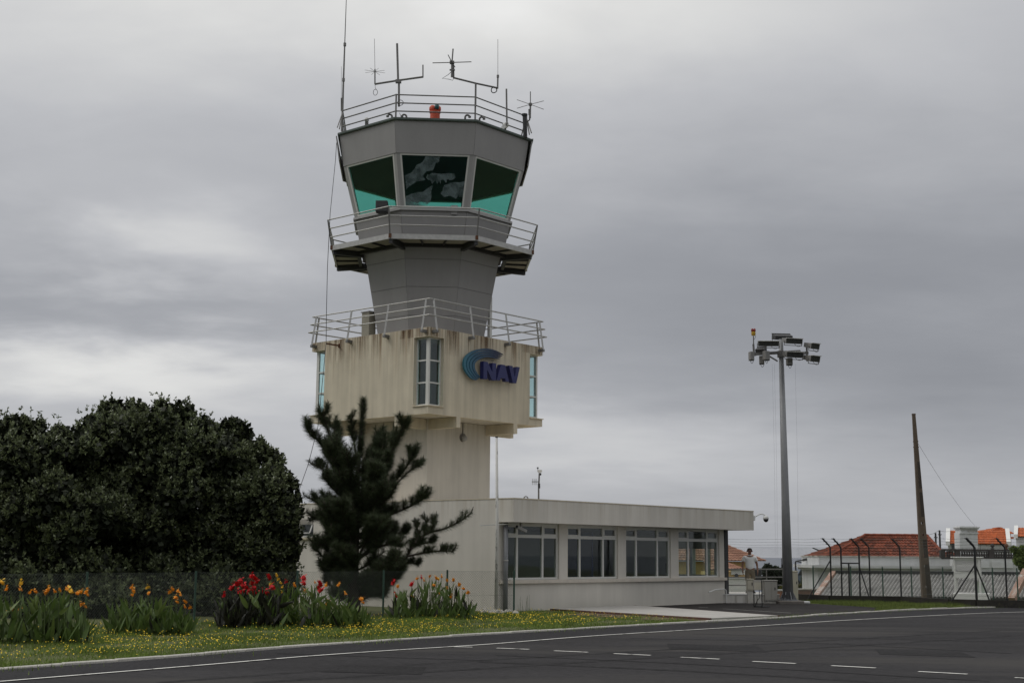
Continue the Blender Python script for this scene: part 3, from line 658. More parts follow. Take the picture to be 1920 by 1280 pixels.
def build_antennas():
    fr=at(745,179,46.9); D=46.85
    def T(name,P,lab,cat='antenna'): return thing(name,P,lab,cat,None)
    def tb(par,nm,pts,r,m=m_galvd,n=6): return MB().tube(pts,r,n).build(nm,m,par)
    DL=48.75
    b=at(641,246,DL); t=T('whip_antenna',b,'very tall thin whip antenna rising out of the left end of the cab roof')
    tb(t,'mast',[b,at(644,150,DL),at(646.5,80,DL)],[.045,.035,.028]); tb(t,'whip',[at(646.5,80,DL),at(650,-20,DL),at(652,-90,DL)],[.02,.013,.006])
    tb(t,'side_whip',[at(640,208,DL),at(640,125,DL)],.006); tb(t,'side_mount',[at(640,208,DL),at(640,184,DL)],.025); tb(t,'side_arm',[at(640,206,DL),at(642.5,204,DL)],.018)
    for yy in (150,84): tb(t,'clamp',[at(644 if yy==150 else 646.5,yy+3,DL),at(644.1 if yy==150 else 646.6,yy-3,DL)],.055)
    # T-shaped mast on the front left corner of the roof
    b=at(748,200,D); t=T('tee_antenna_mast',b,'tee-shaped antenna mast with thick upright on the front left roof corner')
    tb(t,'mast',[b,at(748,152,D)],.04); tb(t,'thick_rod',[at(746.5,152,D),at(744.5,82,D)],.04)
    tb(t,'crossbar',[at(703,158,D+.3),at(747,151,D),at(793.5,144.5,D-.3)],.035); tb(t,'arm_upright',[at(793,145,D-.3),at(793,122,D-.3)],.024); tb(t,'arm_upright',[at(703,158,D+.3),at(703,130,D+.3)],.026)
    MB().box(at(747,153,D),(.2,.12,.12)).build('clamp_block',m_galvd,t)
    tb(t,'whip',[at(703,130,D+.3),at(702,73,D+.3)],.008)
    c=at(703,134.5,D+.3)
    for w in (.4,1.2,2.0,2.8): tb(t,'radial',[c-V(math.cos(w),math.sin(w),0)*.38,c+V(math.cos(w),math.sin(w),0)*.38],.006)
    def ring(par,x,y,r,D,rr=.012,sq=1):
        c=at(x,y,D); P=[c+V(math.cos(w)*r*sq,.02*math.sin(w*2),math.sin(w)*r) for w in np.linspace(0,2*math.pi,17)]; return MB().tube(P,rr,5,False).build('cable_coil',m_black,par)
    ring(t,704,173.5,.11,D+.3,.009,.7); tb(t,'coil_lead',[at(703,158,D+.3),at(704,166,D+.3),at(707,170,D+.3)],.008)
    ring(t,751,193,.10,D); tb(t,'coil_lead',[at(749,212,D),at(752,218,D),at(749,226,D)],.009)
    # slanted crossbar on the front right corner
    b=at(891.5,200,D); t=T('slanted_antenna_mast',b,'antenna mast with slanted crossbar and ground-plane rods on the front right roof corner')
    tb(t,'mast',[b,at(892,156,D)],.035); tb(t,'crossbar',[at(850,146,D-.35),at(892,156.5,D),at(934,165.5,D+.35)],.033)
    tb(t,'arm_upright',[at(850.5,146.5,D-.35),at(850,122,D-.35)],.035); tb(t,'arm_upright',[at(933,165.5,D+.35),at(933.5,142,D+.35)],.03)
    tb(t,'support_tube',[at(847,145,D-.4),at(847.5,117,D-.4)],.035); tb(t,'whip',[at(847.5,117,D-.4),at(849.5,92,D-.4)],.026)
    c=at(847.5,117.5,D-.4)
    tb(t,'radial',[at(811,118.3,D-.4),c],.016); tb(t,'radial',[c,at(884,116.3,D-.4)],.016); tb(t,'radial',[c,at(840.3,103.5,D-1.0)],.016); tb(t,'radial',[c,at(853,126,D+.2)],.016)
    MB().box(c,(.16,.16,.08)).build('hub',m_galvd,t); MB().beam(at(843,131.5,D-.4),at(853,131.5,D-.4),.05,.05).build('clamp_block',m_galvd,t)
    tb(t,'feed_cable',[at(847,134,D-.4),at(841,140,D-.4),at(829,147.5,D-.4),at(842,149,D-.4),at(849,151,D-.4),at(850.5,147,D-.4)],.010,m_black)
    tb(t,'whip',[at(933.5,143,D+.35),at(933.5,74,D+.35)],.008); tb(t,'whip_collar',[at(933.5,146,D+.35),at(933.5,141,D+.35)],.045)
    ring(t,926.3,169.3,.10,D+.3,.018)
    # single rod
    D2=47.9; b=at(950.5,236,D2); t=T('rod_antenna',b,'single plain rod antenna behind the right part of the roof railing'); tb(t,'rod',[b,at(949.5,167,D2)],.032); tb(t,'foot',[b,at(950.4,231,D2)],.06)
    # right corner
    D3=48.75; b=at(985,259,D3); t=T('ground_plane_antenna',b,'ground-plane antenna with crossed rods on a cranked pipe at the right roof corner')
    tb(t,'post',[b,at(983.5,216,D3)],.075,m_dark,8); tb(t,'post_cap',[at(983.5,217,D3),at(983.5,214,D3)],.11,m_dark,8)
    tb(t,'cranked_pipe',[at(985,231,D3),at(989,228,D3),at(993,225,D3),at(993.3,212,D3)],.028); tb(t,'mount',[at(992,216,D3),at(992,205,D3)],.028); tb(t,'rod',[at(994,222,D3),at(994.5,196,D3)],.032); tb(t,'whip',[at(994.5,196,D3),at(994.5,172,D3)],.018)
    c=at(994.5,196,D3); MB().box(c,(.12,.12,.08)).build('hub',m_galvd,t)
    for x,y,dd in ((969.5,187.3,.3),(1019.5,205.3,-.3),(969.5,203.3,-.3),(1019.5,189.5,.3)): tb(t,'radial',[c,at(x,y,D3+dd)],.011)
    # beacon
    Db=47.6; c=at(815.5,224,Db); zt=at(815.5,196,Db).z; b=V(c.x,c.y,16.9); t=T('obstruction_beacon',b,'orange-red obstruction beacon with twin lamps on the cab roof','beacon')
    h=zt-16.9
    MB().lathe(b,[(.21,0),(.21,.03),(.185,.04),(.175,h*.55),(.2,h*.6),(.2,h*.66),(.15,h*.67)],16).build('beacon_body',m_beacon,t)
    for s in (-.09,.09): MB().lathe(b+V(s,0,h*.66),[(.10,0),(.125,.06),(.12,.16),(.07,.22),(.02,.24)],12).build('lamp',m_beacon,t,smooth=True)
    MB().lathe(b+V(.07,-.14,h*.72),[(.05,0),(.085,.05),(.08,.15),(.03,.2)],10).build('photocell',mat('teal_lens',(.04,.12,.13),.3),t,smooth=True)
    # goosenecks
    for x,y,s,DD,lab in ((735,224,-1,47.0,'gooseneck vent pipe left of the front left roof post'),(762,224,-1,47.0,'gooseneck vent pipe just right of the front left roof post'),(872,228,1,47.0,'gooseneck vent pipe just left of the front right roof post'),(899,230,1,47.2,'gooseneck vent pipe right of the front right roof post')):
        p=at(x,y,DD); p.z=16.9; t=T('vent_pipe',p,lab,'vent'); P=[p,p+V(0,0,.12)]+[p+V(s*(.08-.08*math.cos(w)),0,.14+.08*math.sin(w)) for w in np.linspace(.2,math.pi*.95,7)]
        MB().tube(P,.035,8).build('bent_pipe',m_galvd,t,smooth=True); MB().tube([P[-1]+V(0,0,.03),P[-1]-V(0,0,.03)],.05,8).build('cowl',m_galvd,t)
    # little roof lamps / sensors
    for x,y,DD,lab in ((687.5,236,47.9,'small white globe lamp near the left of the cab roof'),(946,246,48.0,'white-topped floodlight on a black bracket near the right of the cab roof')):
        p=at(x,y,DD); p.z=16.9; t=T('roof_lamp',p,lab,'lamp'); top=at(x,y-15,DD).z
        MB().box(p+V(0,0,(top-16.9)*.3),(.12,.12,(top-16.9)*.6),None,bev=.01).build('lamp_base',m_dark if x>900 else m_galvd,t)
        MB().lathe(V(p.x,p.y,top-.16),[(.05,0),(.085,.05),(.08,.12),(.04,.17)],12).build('lamp_glass',m_whitep,t,smooth=True)
        if x>900: MB().beam(V(p.x-.1,p.y,top-.25),V(p.x+.12,p.y-.1,top-.05),.1,.14).build('lamp_head',m_whitep,t)
build_antennas()
# ------------------------------------------------------------------ low operations building
WP=V(.18,43.91,0)                                   # a point at the foot of the window wall
_c=onplane(934,1050,WP.to_2d(),EV.to_2d()); A0=V(_c.x,_c.y,0)
def AP(s,t,z): return A0+EU*s+EV*t+EZ*z
def s_at(px,py=1045,off=0.0):
    p=onplane(px,py,(A0-EV*off).to_2d(),EV.to_2d()); return (p-A0).dot(EU)
annex=thing('operations_building',AP(6,5,0),'low cream flat-roofed building with four wide windows at the foot of the tower','building')
def build_annex():
    A=annex; ZS,ZT=2.745,3.46; LEN=s_at(1358); DEP=12.0
    OV_=.62; END=s_at(1413,975,OV_)
    def bx(name,s0,s1,t0,t1,z0,z1,m=m_annex,par=A,**k):
        return MB().box(AP((s0+s1)/2,(t0+t1)/2,(z0+z1)/2),(s1-s0,t1-t0,z1-z0),AX()).build(name,m,par,**k)
    bx('roof_fascia',0,END,-OV_,DEP,ZS,ZT)
    bx('roof_coping',-.015,END+.015,-OV_-.015,DEP+.015,ZT+.001,ZT+.03,m_sillp)
    # left wall with a small window opening, back wall, end wall, floor
    sw=onplane(573,990,A0.to_2d(),EU.to_2d()); tw=(sw-A0).dot(EV); zw=sw.z
    t0,t1=tw-.42,tw+.42; z0,z1=zw-.32,zw+.32
    w=MB()
    for a,b,c,d in ((.2,t0,0,ZS),(t0,t1,0,z0),(t0,t1,z1,ZS),(t1,DEP,0,ZS)): w.box(AP(.125,(a+b)/2,(c+d)/2),(.25,b-a,d-c),AX())
    w.build('side_wall',m_annex,A)
    f=MB(); pw=.06
    for a,b,c,d in ((t0,t0+pw,z0,z1),(t1-pw,t1,z0,z1),(t0+pw,t1-pw,z0,z0+pw),(t0+pw,t1-pw,z1-pw,z1)): f.box(AP(.12,(a+b)/2,(c+d)/2),(.06,b-a,d-c),AX())
    W=f.build('small_window',m_alu,A); MB().box(AP(.12,tw,zw),(.01,t1-t0-2*pw,z1-z0-2*pw),AX()).build('pane',m_glassA,W)
    sash=MB(); sash.beam(AP(-.10,t0+.08,z0+.16),AP(-.10,t1-.08,z0+.16),.03,.03); sash.beam(AP(-.10,t0+.08,z0+.16),AP(.06,t0+.08,z1-.1),.03,.03); sash.beam(AP(-.10,t1-.08,z0+.16),AP(.06,t1-.08,z1-.1),.03,.03); sash.build('tilted_sash',m_whitep,W)
    bx('small_sill',-.1,.10,t0-.1,t1+.1,z0-.07,z0-.002,m_sillp)
    bx('back_wall',.25,LEN,DEP-.25,DEP-.01,0,ZS-.002,m_innerL)
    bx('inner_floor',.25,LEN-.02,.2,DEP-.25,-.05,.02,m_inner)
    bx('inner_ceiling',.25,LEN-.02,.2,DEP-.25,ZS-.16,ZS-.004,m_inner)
    e=MB()
    for a,b,c,d in ((.2,.3,0,ZS),(.3,2.2,0,1.05),(.3,2.2,2.02,ZS),(.62,.70,1.05,2.02),(1.3,1.42,1.05,2.02),(2.2,DEP,0,ZS)): e.box(AP(LEN-.12,(a+b)/2,(c+d)/2),(.24,b-a,d-c-.002),AX())
    e.build('end_wall',m_annex,A)
    for a,b in ((.3,.62),(.70,1.3),(1.42,2.2)): bx('end_pane',LEN-.13,LEN-.12,a,b,1.05,2.02,m_glassA)
    bx('cross_partition',7.6,7.7,2.2,DEP-.3,.02,ZS-.17,mat('blue_partition',(.05,.07,.22),.8))
    bx('cross_partition',.3,7.6,3.4,3.5,.02,ZS-.17,m_innerL)
    # window wall: plinth, piers
    bx('plinth_wall',0,LEN,0,.2,-.1,.845)
    bx('sill_band',.05,LEN+.05,-.09,.05,.85,.955,mat('sill_band_paint',(.60,.55,.48),.8,.06,3,streak=.1))
    edges=[(944.5,1048.5),(1064.5,1159),(1174,1258),(1272.5,1349)]
    mull=[((971,974),(1018.5,1022.5)),((1088,1092),(1132,1135.6)),((1194,1198),(1234,1237)),((1291.5,1295),(1327,1330))]
    wz0,wz1=.97,2.70
    prev=.25
    S=[(s_at(a),s_at(b)) for a,b in edges]
    piers=[]
    x=.0
    for a,b in S: piers.append((x,a)); x=b
    piers.append((x,LEN))
    for a,b in piers:
        if b-a>.03: bx('pier',a,b,.0,.2,.846,ZS-.002)
    for i,((a,b),mm) in enumerate(zip(S,mull)):
        bx('window_back_sill',a,b,.02,.2,.846,.965)
        f=MB(); ms=[s_at((q0+q1)/2) for q0,q1 in mm]; fw=.065; ztr=2.33
        cols=[a]+ms+[b]
        def fb(s0,s1,z0_,z1_,t=.10,d=.07): f.box(AP((s0+s1)/2,t,(z0_+z1_)/2),(s1-s0,d,z1_-z0_),AX())
        fb(a,a+fw,wz0,ZS-.004); fb(b-fw,b,wz0,ZS-.004)
        for m_ in ms: fb(m_-.04,m_+.04,wz0,ZS-.004)
        xs=[(a+fw,ms[0]-.04),(ms[0]+.04,ms[1]-.04),(ms[1]+.04,b-fw)]
        panes=[]
        for j,(c,d) in enumerate(xs):
            fb(c,d,wz0,wz0+.06); fb(c,d,ztr-.05,ztr+.05); fb(c,d,ZS-.10,ZS-.004)
            panes.append((c,d,wz0+.06,ztr-.05)); 
            if j!=1:
                g=.035; fb(c,c+g,ztr+.05,ZS-.10,.085,.05); fb(d-g,d,ztr+.05,ZS-.10,.085,.05); fb(c+g,d-g,ztr+.05,ztr+.085,.085,.05); fb(c+g,d-g,ZS-.135,ZS-.10,.085,.05)
                panes.append((c+g,d-g,ztr+.085,ZS-.135))
            else: panes.append((c,d,ztr+.05,ZS-.10))
        Wn=f.build('window',m_alu,A)
        for c,d,e0,e1 in panes: MB().box(AP((c+d)/2,.105,(e0+e1)/2),(d-c,.01,e1-e0),AX()).build('pane',m_glassA,Wn)
    # dark pillar at the far end, downpipe at the near corner, drain spout
    bx('end_pillar',LEN+.02,LEN+.26,-.02,.2,-.1,ZS-.002,m_dark)
    MB().tube([AP(.22,-.12,0),AP(.22,-.12,ZS)],.075,12).build('downpipe',mat('grey_pipe',(.22,.225,.24),.5,.1,4),A,smooth=True)
    MB().tube([AP(.22,-.12,1.55),AP(.22,-.12,1.59)],.088,12).build('pipe_clip',m_galv,A)
    MB().tube([AP(LEN-.05,-.10,.0),AP(LEN-.1,-.12,.48),AP(LEN-.3,-.16,.53),AP(LEN-1.2,-.35,.52),AP(LEN-1.8,-.45,.44)],.022,8).build('drain_spout',m_whitep,A)
    # furniture behind the glass
    desk=thing('office_desk',AP(9.5,1.2,0),'grey desk behind the third window of the low building','desk')
    MB().box(AP(9.5,1.2,.95),(1.7,.8,.05),AX()).build('desk_top',m_aluG,desk)
    for ds in (-.75,.75): MB().box(AP(9.5+ds,1.2,.475),(.06,.7,.9),AX()).build('leg',m_aluG,desk)
    mon=thing('computer_monitor',AP(11.4,1.4,.97),'dark computer monitor behind the fourth window','monitor')
    MB().box(AP(11.4,1.4,1.3),(.5,.06,.36),AX(),bev=.01).build('screen',m_black,mon); MB().box(AP(11.4,1.4,1.05),(.08,.08,.2),AX()).build('stand',m_black,mon); MB().box(AP(11.4,1.4,.965),(.3,.22,.02),AX()).build('foot',m_black,mon)
    d2=thing('counter',AP(11.5,1.3,0),'pale counter behind the fourth window','counter'); MB().box(AP(11.5,1.3,.93),(1.9,.8,.05),AX()).build('counter_top',m_whitep,d2); MB().box(AP(11.5,1.3,.46),(1.7,.6,.88),AX()).build('counter_body',m_aluG,d2)
    # loop and aerial on the roof
    t=thing('roof_hoop',AP(2.0,1,ZT),'small bent hoop pipe on the low flat roof','pipe')
    y=44.6; P=[at(981.5,938,y)-EZ*.15,at(981.5,936,y),at(983,931.5,y),at(986,930,y),at(989,931.5,y),at(990.8,936,y),at(991,938.5,y)-EZ*.15]
    t.location=P[0]; MB().tube(P,.02,8).build('hoop',m_galvd,t,smooth=True); MB().box((P[0]+P[-1])/2+EZ*.02,(.3,.1,.04)).build('foot',m_galvd,t)
    y=47.5; b=at(1010,940,y)-EZ*.12; t=thing('weather_mast',b,'thin roof mast with small yagi aerial and wind sensor on the low building','antenna')
    MB().tube([b,at(1010,916,y),at(1011.3,886,y)],[.03,.028,.026],8).build('mast',m_galvd,t)
    MB().tube([at(997.5,902.6,y-.4),at(1010.5,902.6,y)],.014,6).build('yagi_boom',m_galvd,t)
    for x in (998.3,1001.3,1003.5,1006.3):
        d=y-.4*(1010.5-x)/13; MB().tube([at(x,897,d),at(x,908.5,d)],.007,5).build('yagi_rod',m_galvd,t)
    MB().box(at(1012,882.5,y),(.16,.14,.09),None,bev=.02).build('sensor_body',m_whitep,t); MB().tube([at(1008.5,883,y),at(1008.3,877,y)],.014,6).build('sensor_stalk',m_galvd,t)
    MB().lathe(at(1008.3,877,y),[(.035,-.01),(.035,.02),(.01,.03)],8).build('cup',m_dark,t); MB().lathe(at(1013.6,888,y),[(.02,-.05),(.03,0),(.02,.03)],8).build('sensor_eye',m_dark,t)
    MB().tube([at(1010.6,906,y),at(1010.8,915,y)],.04,8).build('mast_sleeve',m_dark,t)
    # dome camera at the roof end
    q=AP(END,-OV_+.12,3.22); t=thing('dome_camera',q,'white dome security camera on a curved arm at the right roof end','camera')
    MB().box(q+EU*.08,(.16,.22,.2),AX(),bev=.015).build('junction_box',m_whitep,t)
    dd=q.y+.2; P=[q+EU*.16,at(1422,964.5,dd),at(1427,963,dd),at(1432,964,dd),at(1435.5,967.5,dd)]; MB().tube(P,.022,8).build('arm',m_whitep,t,smooth=True)
    c=at(1436,968,dd); MB().lathe(c,[(.02,.04),(.08,.02),(.11,-.04),(.11,-.10)],14).build('housing',m_whitep,t,smooth=True); MB().lathe(c-EZ*.10,[(.10,0),(.09,-.06),(.05,-.10),(.01,-.115)],14).build('dome',m_black,t,smooth=True)
    # bullet camera under the soffit near the downpipe
    q=AP(.75,-.28,2.58); t=thing('bullet_camera',q+EZ*.16,'grey bullet camera under the soffit beside the downpipe','camera')
    MB().beam(q-EU*.2+EZ*.03,q+EU*.25-EZ*.10,.085,.09).build('camera_body',m_aluG,t); MB().box(q+EZ*.1,(.06,.06,.2),AX()).build('mount',m_aluG,t); MB().lathe(q-EU*.21+EZ*.03,[(.04,0),(.05,.02)],10,(EV,EZ,EU)).build('lens',m_black,t)
    MB().beam(AP(-.9,-.04,2.62),AP(.35,-.3,2.70),.05,.03).build('soffit_conduit',m_alu,A)
    # white peeling pole by the corner
    b=gr(929.5,1147); b=at(930,1147,42.75); b.z=0; tp=at(931.2,820,42.75)
    t=thing('peeling_pole',b,'tall white pole with peeling paint at the building corner','pole')
    mp=mat('peeling_white',(.62,.61,.58),.8,.1,4,dirt=((.06,.055,.05),.54,7),stretch=(1,1,.35))
    MB().tube([b,V(b.x+.01,b.y,2.6),V(tp.x,tp.y,tp.z)],[.055,.05,.036],10).build('pole_shaft',mp,t,smooth=True)
    MB().tube([V(tp.x,tp.y,tp.z),V(tp.x,tp.y,tp.z+.03)],.042,10).build('pole_cap',m_dark,t); MB().lathe(b,[(.16,0),(.15,.05),(.08,.09)],10).build('footing',m_kerb,t)
build_annex()
# rough stones at the foot of the corner
def build_rubble():
    for i in range(14):
        x=903+i*4.8+random.uniform(-2,2); p=gr(x,1149+random.uniform(-2,2)); mb=MB(); r=random.uniform(.06,.12)
        mb.lathe((p.x,p.y,0),[(r*.9,-.02),(r*random.uniform(.9,1.1),r*.4),(r*.7,r*.9),(r*.2,r*1.05)],7)
        mb.v=[v+V(random.uniform(-1,1),random.uniform(-1,1),random.uniform(-1,1))*r*.18 for v in mb.v]
        mb.build('footing_stone',m_kerb,label='one of the small rough stones at the foot of the white pole',cat='stone',group='rough stones below the white pole',origin=(p.x,p.y,0))
build_rubble()

# ------------------------------------------------------------------ chain link fences
def mesh_wires(mb_v,mb_f,a,b,h0,h1,pitch,r,zoff=0.0):
    """diamond wire mesh between ground points a,b from height h0 to h1"""
    L=(b-a).length; d=(b-a)/L; H=h1-h0; nrm=V(d.y,-d.x,0)
    for sgn in (1,-1):
        x=-H
        while x<L+H:
            p0=(x,0.0); p1=(x+H,H)
            if sgn<0: p0=(x+H,0.0); p1=(x,H)
            # clip to 0..L
            (x0,z0),(x1,z1)=p0,p1
            if x0>x1: (x0,z0),(x1,z1)=(x1,z1),(x0,z0)
            if x1>0 and x0<L:
                if x0<0: t=-x0/(x1-x0); z0=z0+(z1-z0)*t; x0=0
                if x1>L: t=(L-x0)/(x1-x0); z1=z0+(z1-z0)*t; x1=L
                if x1-x0>.02:
                    A=a+d*x0+EZ*(h0+z0)+nrm*sgn*r; B=a+d*x1+EZ*(h0+z1)+nrm*sgn*r
                    t=(B-A).normalized(); e=t.cross(nrm).normalized(); base=len(mb_v)
                    for P in (A,B):
                        for w in (0,2.094,4.189): mb_v.append(P+(e*math.cos(w)+nrm*math.sin(w))*r)
                    for k in range(3):
                        k2=(k+1)%3; mb_f.append((base+k,base+k2,base+3+k2,base+3+k))
            x+=pitch
def fence(name,label,pts,h,h0,pitch,postm,r=.0022,top=True,lines=(.55,),post_r=.028,ph=None,first=True,ends=True):
    root=thing(name,V(pts[0].x,pts[0].y,0),label,'fence')
    vs=[];fs=[]
    for a,b in zip(pts,pts[1:]): mesh_wires(vs,fs,V(a.x,a.y,0),V(b.x,b.y,0),h0,h,pitch,r)
    mb=MB(); mb.v=vs; mb.f=fs; o=mb.build('wire_mesh',m_wire,root,fixn=False,kind='stuff')
    for z in [h]+list(lines):
        mb=MB(); mb.tube([V(p.x,p.y,z) for p in pts],r*1.4,4); mb.build('line_wire',m_wire,root)
    for p in pts:
        MB().tube([V(p.x,p.y,-.05),V(p.x,p.y,(ph or h+.04))],post_r,8).build('fence_post',postm,root)
    return root
lf=[(-13.2,25.4),(-11.3,28.6),(-9.51,31.4),(-7.72,34.3),(-5.62,36.9),(-3.55,39.2),(-1.84,40.9),(.12,41.8)]
fence('garden_fence','low green chain link fence behind the flower clumps along the verge',[V(x,y,0) for x,y in lf],1.25,.03,.075,m_greenp)
# ------------------------------------------------------------------ vegetation
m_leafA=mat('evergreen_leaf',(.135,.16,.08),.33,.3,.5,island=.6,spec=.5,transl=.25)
m_leafB=mat('evergreen_inner_shade',(.018,.024,.010),.7,.2,1,island=.4)
m_bark=mat('dark_bark',(.055,.045,.035),.9,.25,6,bump=.5,bscale=30)
m_needle=mat('pine_needles',(.05,.066,.03),.6,.3,1.2,island=.55,spec=.3)
m_canna=mat('canna_leaf',(.085,.135,.032),.5,.2,1.2,island=.0,transl=.25)
m_cannaD=mat('canna_leaf_bronze',(.022,.022,.014),.5,.2,1.2,transl=.1)
m_org=mat('canna_orange',(.85,.36,.03),.6,.25,14,transl=.2)
m_red=mat('canna_red',(.55,.008,.012),.6,.25,14,transl=.2)
m_stem=mat('canna_stem',(.07,.10,.03),.6,.15,3)

def leaf_cloud(P,Nrm,size,aspect=.48,fold=.25):
    """P,Nrm arrays (n,3): a folded two-quad leaf at each point, pointing along Nrm"""
    n=len(P); t=RNG.normal(size=(n,3)); d=Nrm/np.linalg.norm(Nrm,axis=1,keepdims=True)
    s=np.cross(d,t); s/=np.linalg.norm(s,axis=1,keepdims=True)+1e-9; u=np.cross(s,d)
    L=(size*RNG.uniform(.7,1.25,n))[:,None]; w=L*aspect*.5
    base=P; tip=P+d*L; mid=P+d*L*.52
    a=mid+s*w+u*w*fold; b=mid-s*w+u*w*fold; q1=P+d*L*.12
    Vs=np.stack([base,a,tip,b],1).reshape(-1,3)
    i=np.arange(n)*4
    F_=np.stack([i,i+1,i+2,i+3],1)
    return Vs,F_
def evergreen(name,label,base,lobes,nleaf,trunks,seed,dsize=.10,back=()):
    """lobes: (centre Vector, radius)"""
    rng=np.random.default_rng(seed)
    root=thing(name,base,label,'tree','evergreen trees behind the garden fence')
    Cs=np.array([[c.x,c.y,c.z] for c,r in lobes]); Rs=np.array([r for c,r in lobes])
    w=Rs**2; w/=w.sum(); 
    # rosettes: shoots on the lobe surface, each with ~9 leaves
    ns=nleaf//9; li=rng.choice(len(lobes),ns,p=w)
    d=rng.normal(size=(ns,3)); d[:,2]+=.25; d[:,1]-=.25; d/=np.linalg.norm(d,axis=1,keepdims=True)
    sub=.80+.2*np.sin(d[:,0]*7+li)*np.cos(d[:,1]*6+li*2)+.10*np.sin(d[:,2]*13+li*3)
    P=Cs[li]+d*(Rs[li]*sub*rng.uniform(.86,1.06,ns))[:,None]*np.array([1,1,.9])
    P[:,2]+=np.where(rng.uniform(0,1,ns)<.10,rng.uniform(.08,.34,ns),0)*(d[:,2]>.25); P+=d*rng.exponential(.03,ns)[:,None]
    # drop shoots deep inside other lobes
    keep=np.ones(ns,bool)
    for c,r in zip(Cs,Rs): keep&=~(np.linalg.norm((P-c)/np.array([1,1,.9]),axis=1)<r*.70)
    keep&=(P[:,2]>.1)&(d[:,2]>-.25)
    P=P[keep]; d=d[keep]; up=np.array([0,0,1.])
    axis=d*.8+up*.55+rng.normal(size=d.shape)*.2; axis/=np.linalg.norm(axis,axis=1,keepdims=True)
    k=9; PP=np.repeat(P,k,0); AA=np.repeat(axis,k,0)
    rd=rng.normal(size=PP.shape); rd/=np.linalg.norm(rd,axis=1,keepdims=True)
    ND=AA*.75+rd*.75; PP=PP+AA*rng.uniform(-.12,.05,len(PP))[:,None]
    Vs,F_=leaf_cloud(PP,ND,dsize)
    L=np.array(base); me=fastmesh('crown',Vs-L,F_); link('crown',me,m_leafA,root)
    # inner leaf mass, the shade inside the crown put into its dark colour
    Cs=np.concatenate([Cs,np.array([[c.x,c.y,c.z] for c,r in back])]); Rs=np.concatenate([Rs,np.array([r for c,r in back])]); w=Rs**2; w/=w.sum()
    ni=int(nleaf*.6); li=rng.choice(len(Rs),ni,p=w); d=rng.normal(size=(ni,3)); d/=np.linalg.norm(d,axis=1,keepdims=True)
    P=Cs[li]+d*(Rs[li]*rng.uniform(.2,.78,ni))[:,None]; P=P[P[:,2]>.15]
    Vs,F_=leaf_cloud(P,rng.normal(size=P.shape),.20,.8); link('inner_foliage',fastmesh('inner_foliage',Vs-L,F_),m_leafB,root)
    for tr in trunks:
        m=len(tr); MB().tube(tr,[.11*(1-.6*i/(m-1)) for i in range(m)],7).build('trunk',m_bark,root)
    return root
def lobe_px(lst):
    return [(at(x,y,D),r*D/F) for x,y,D,r in lst]
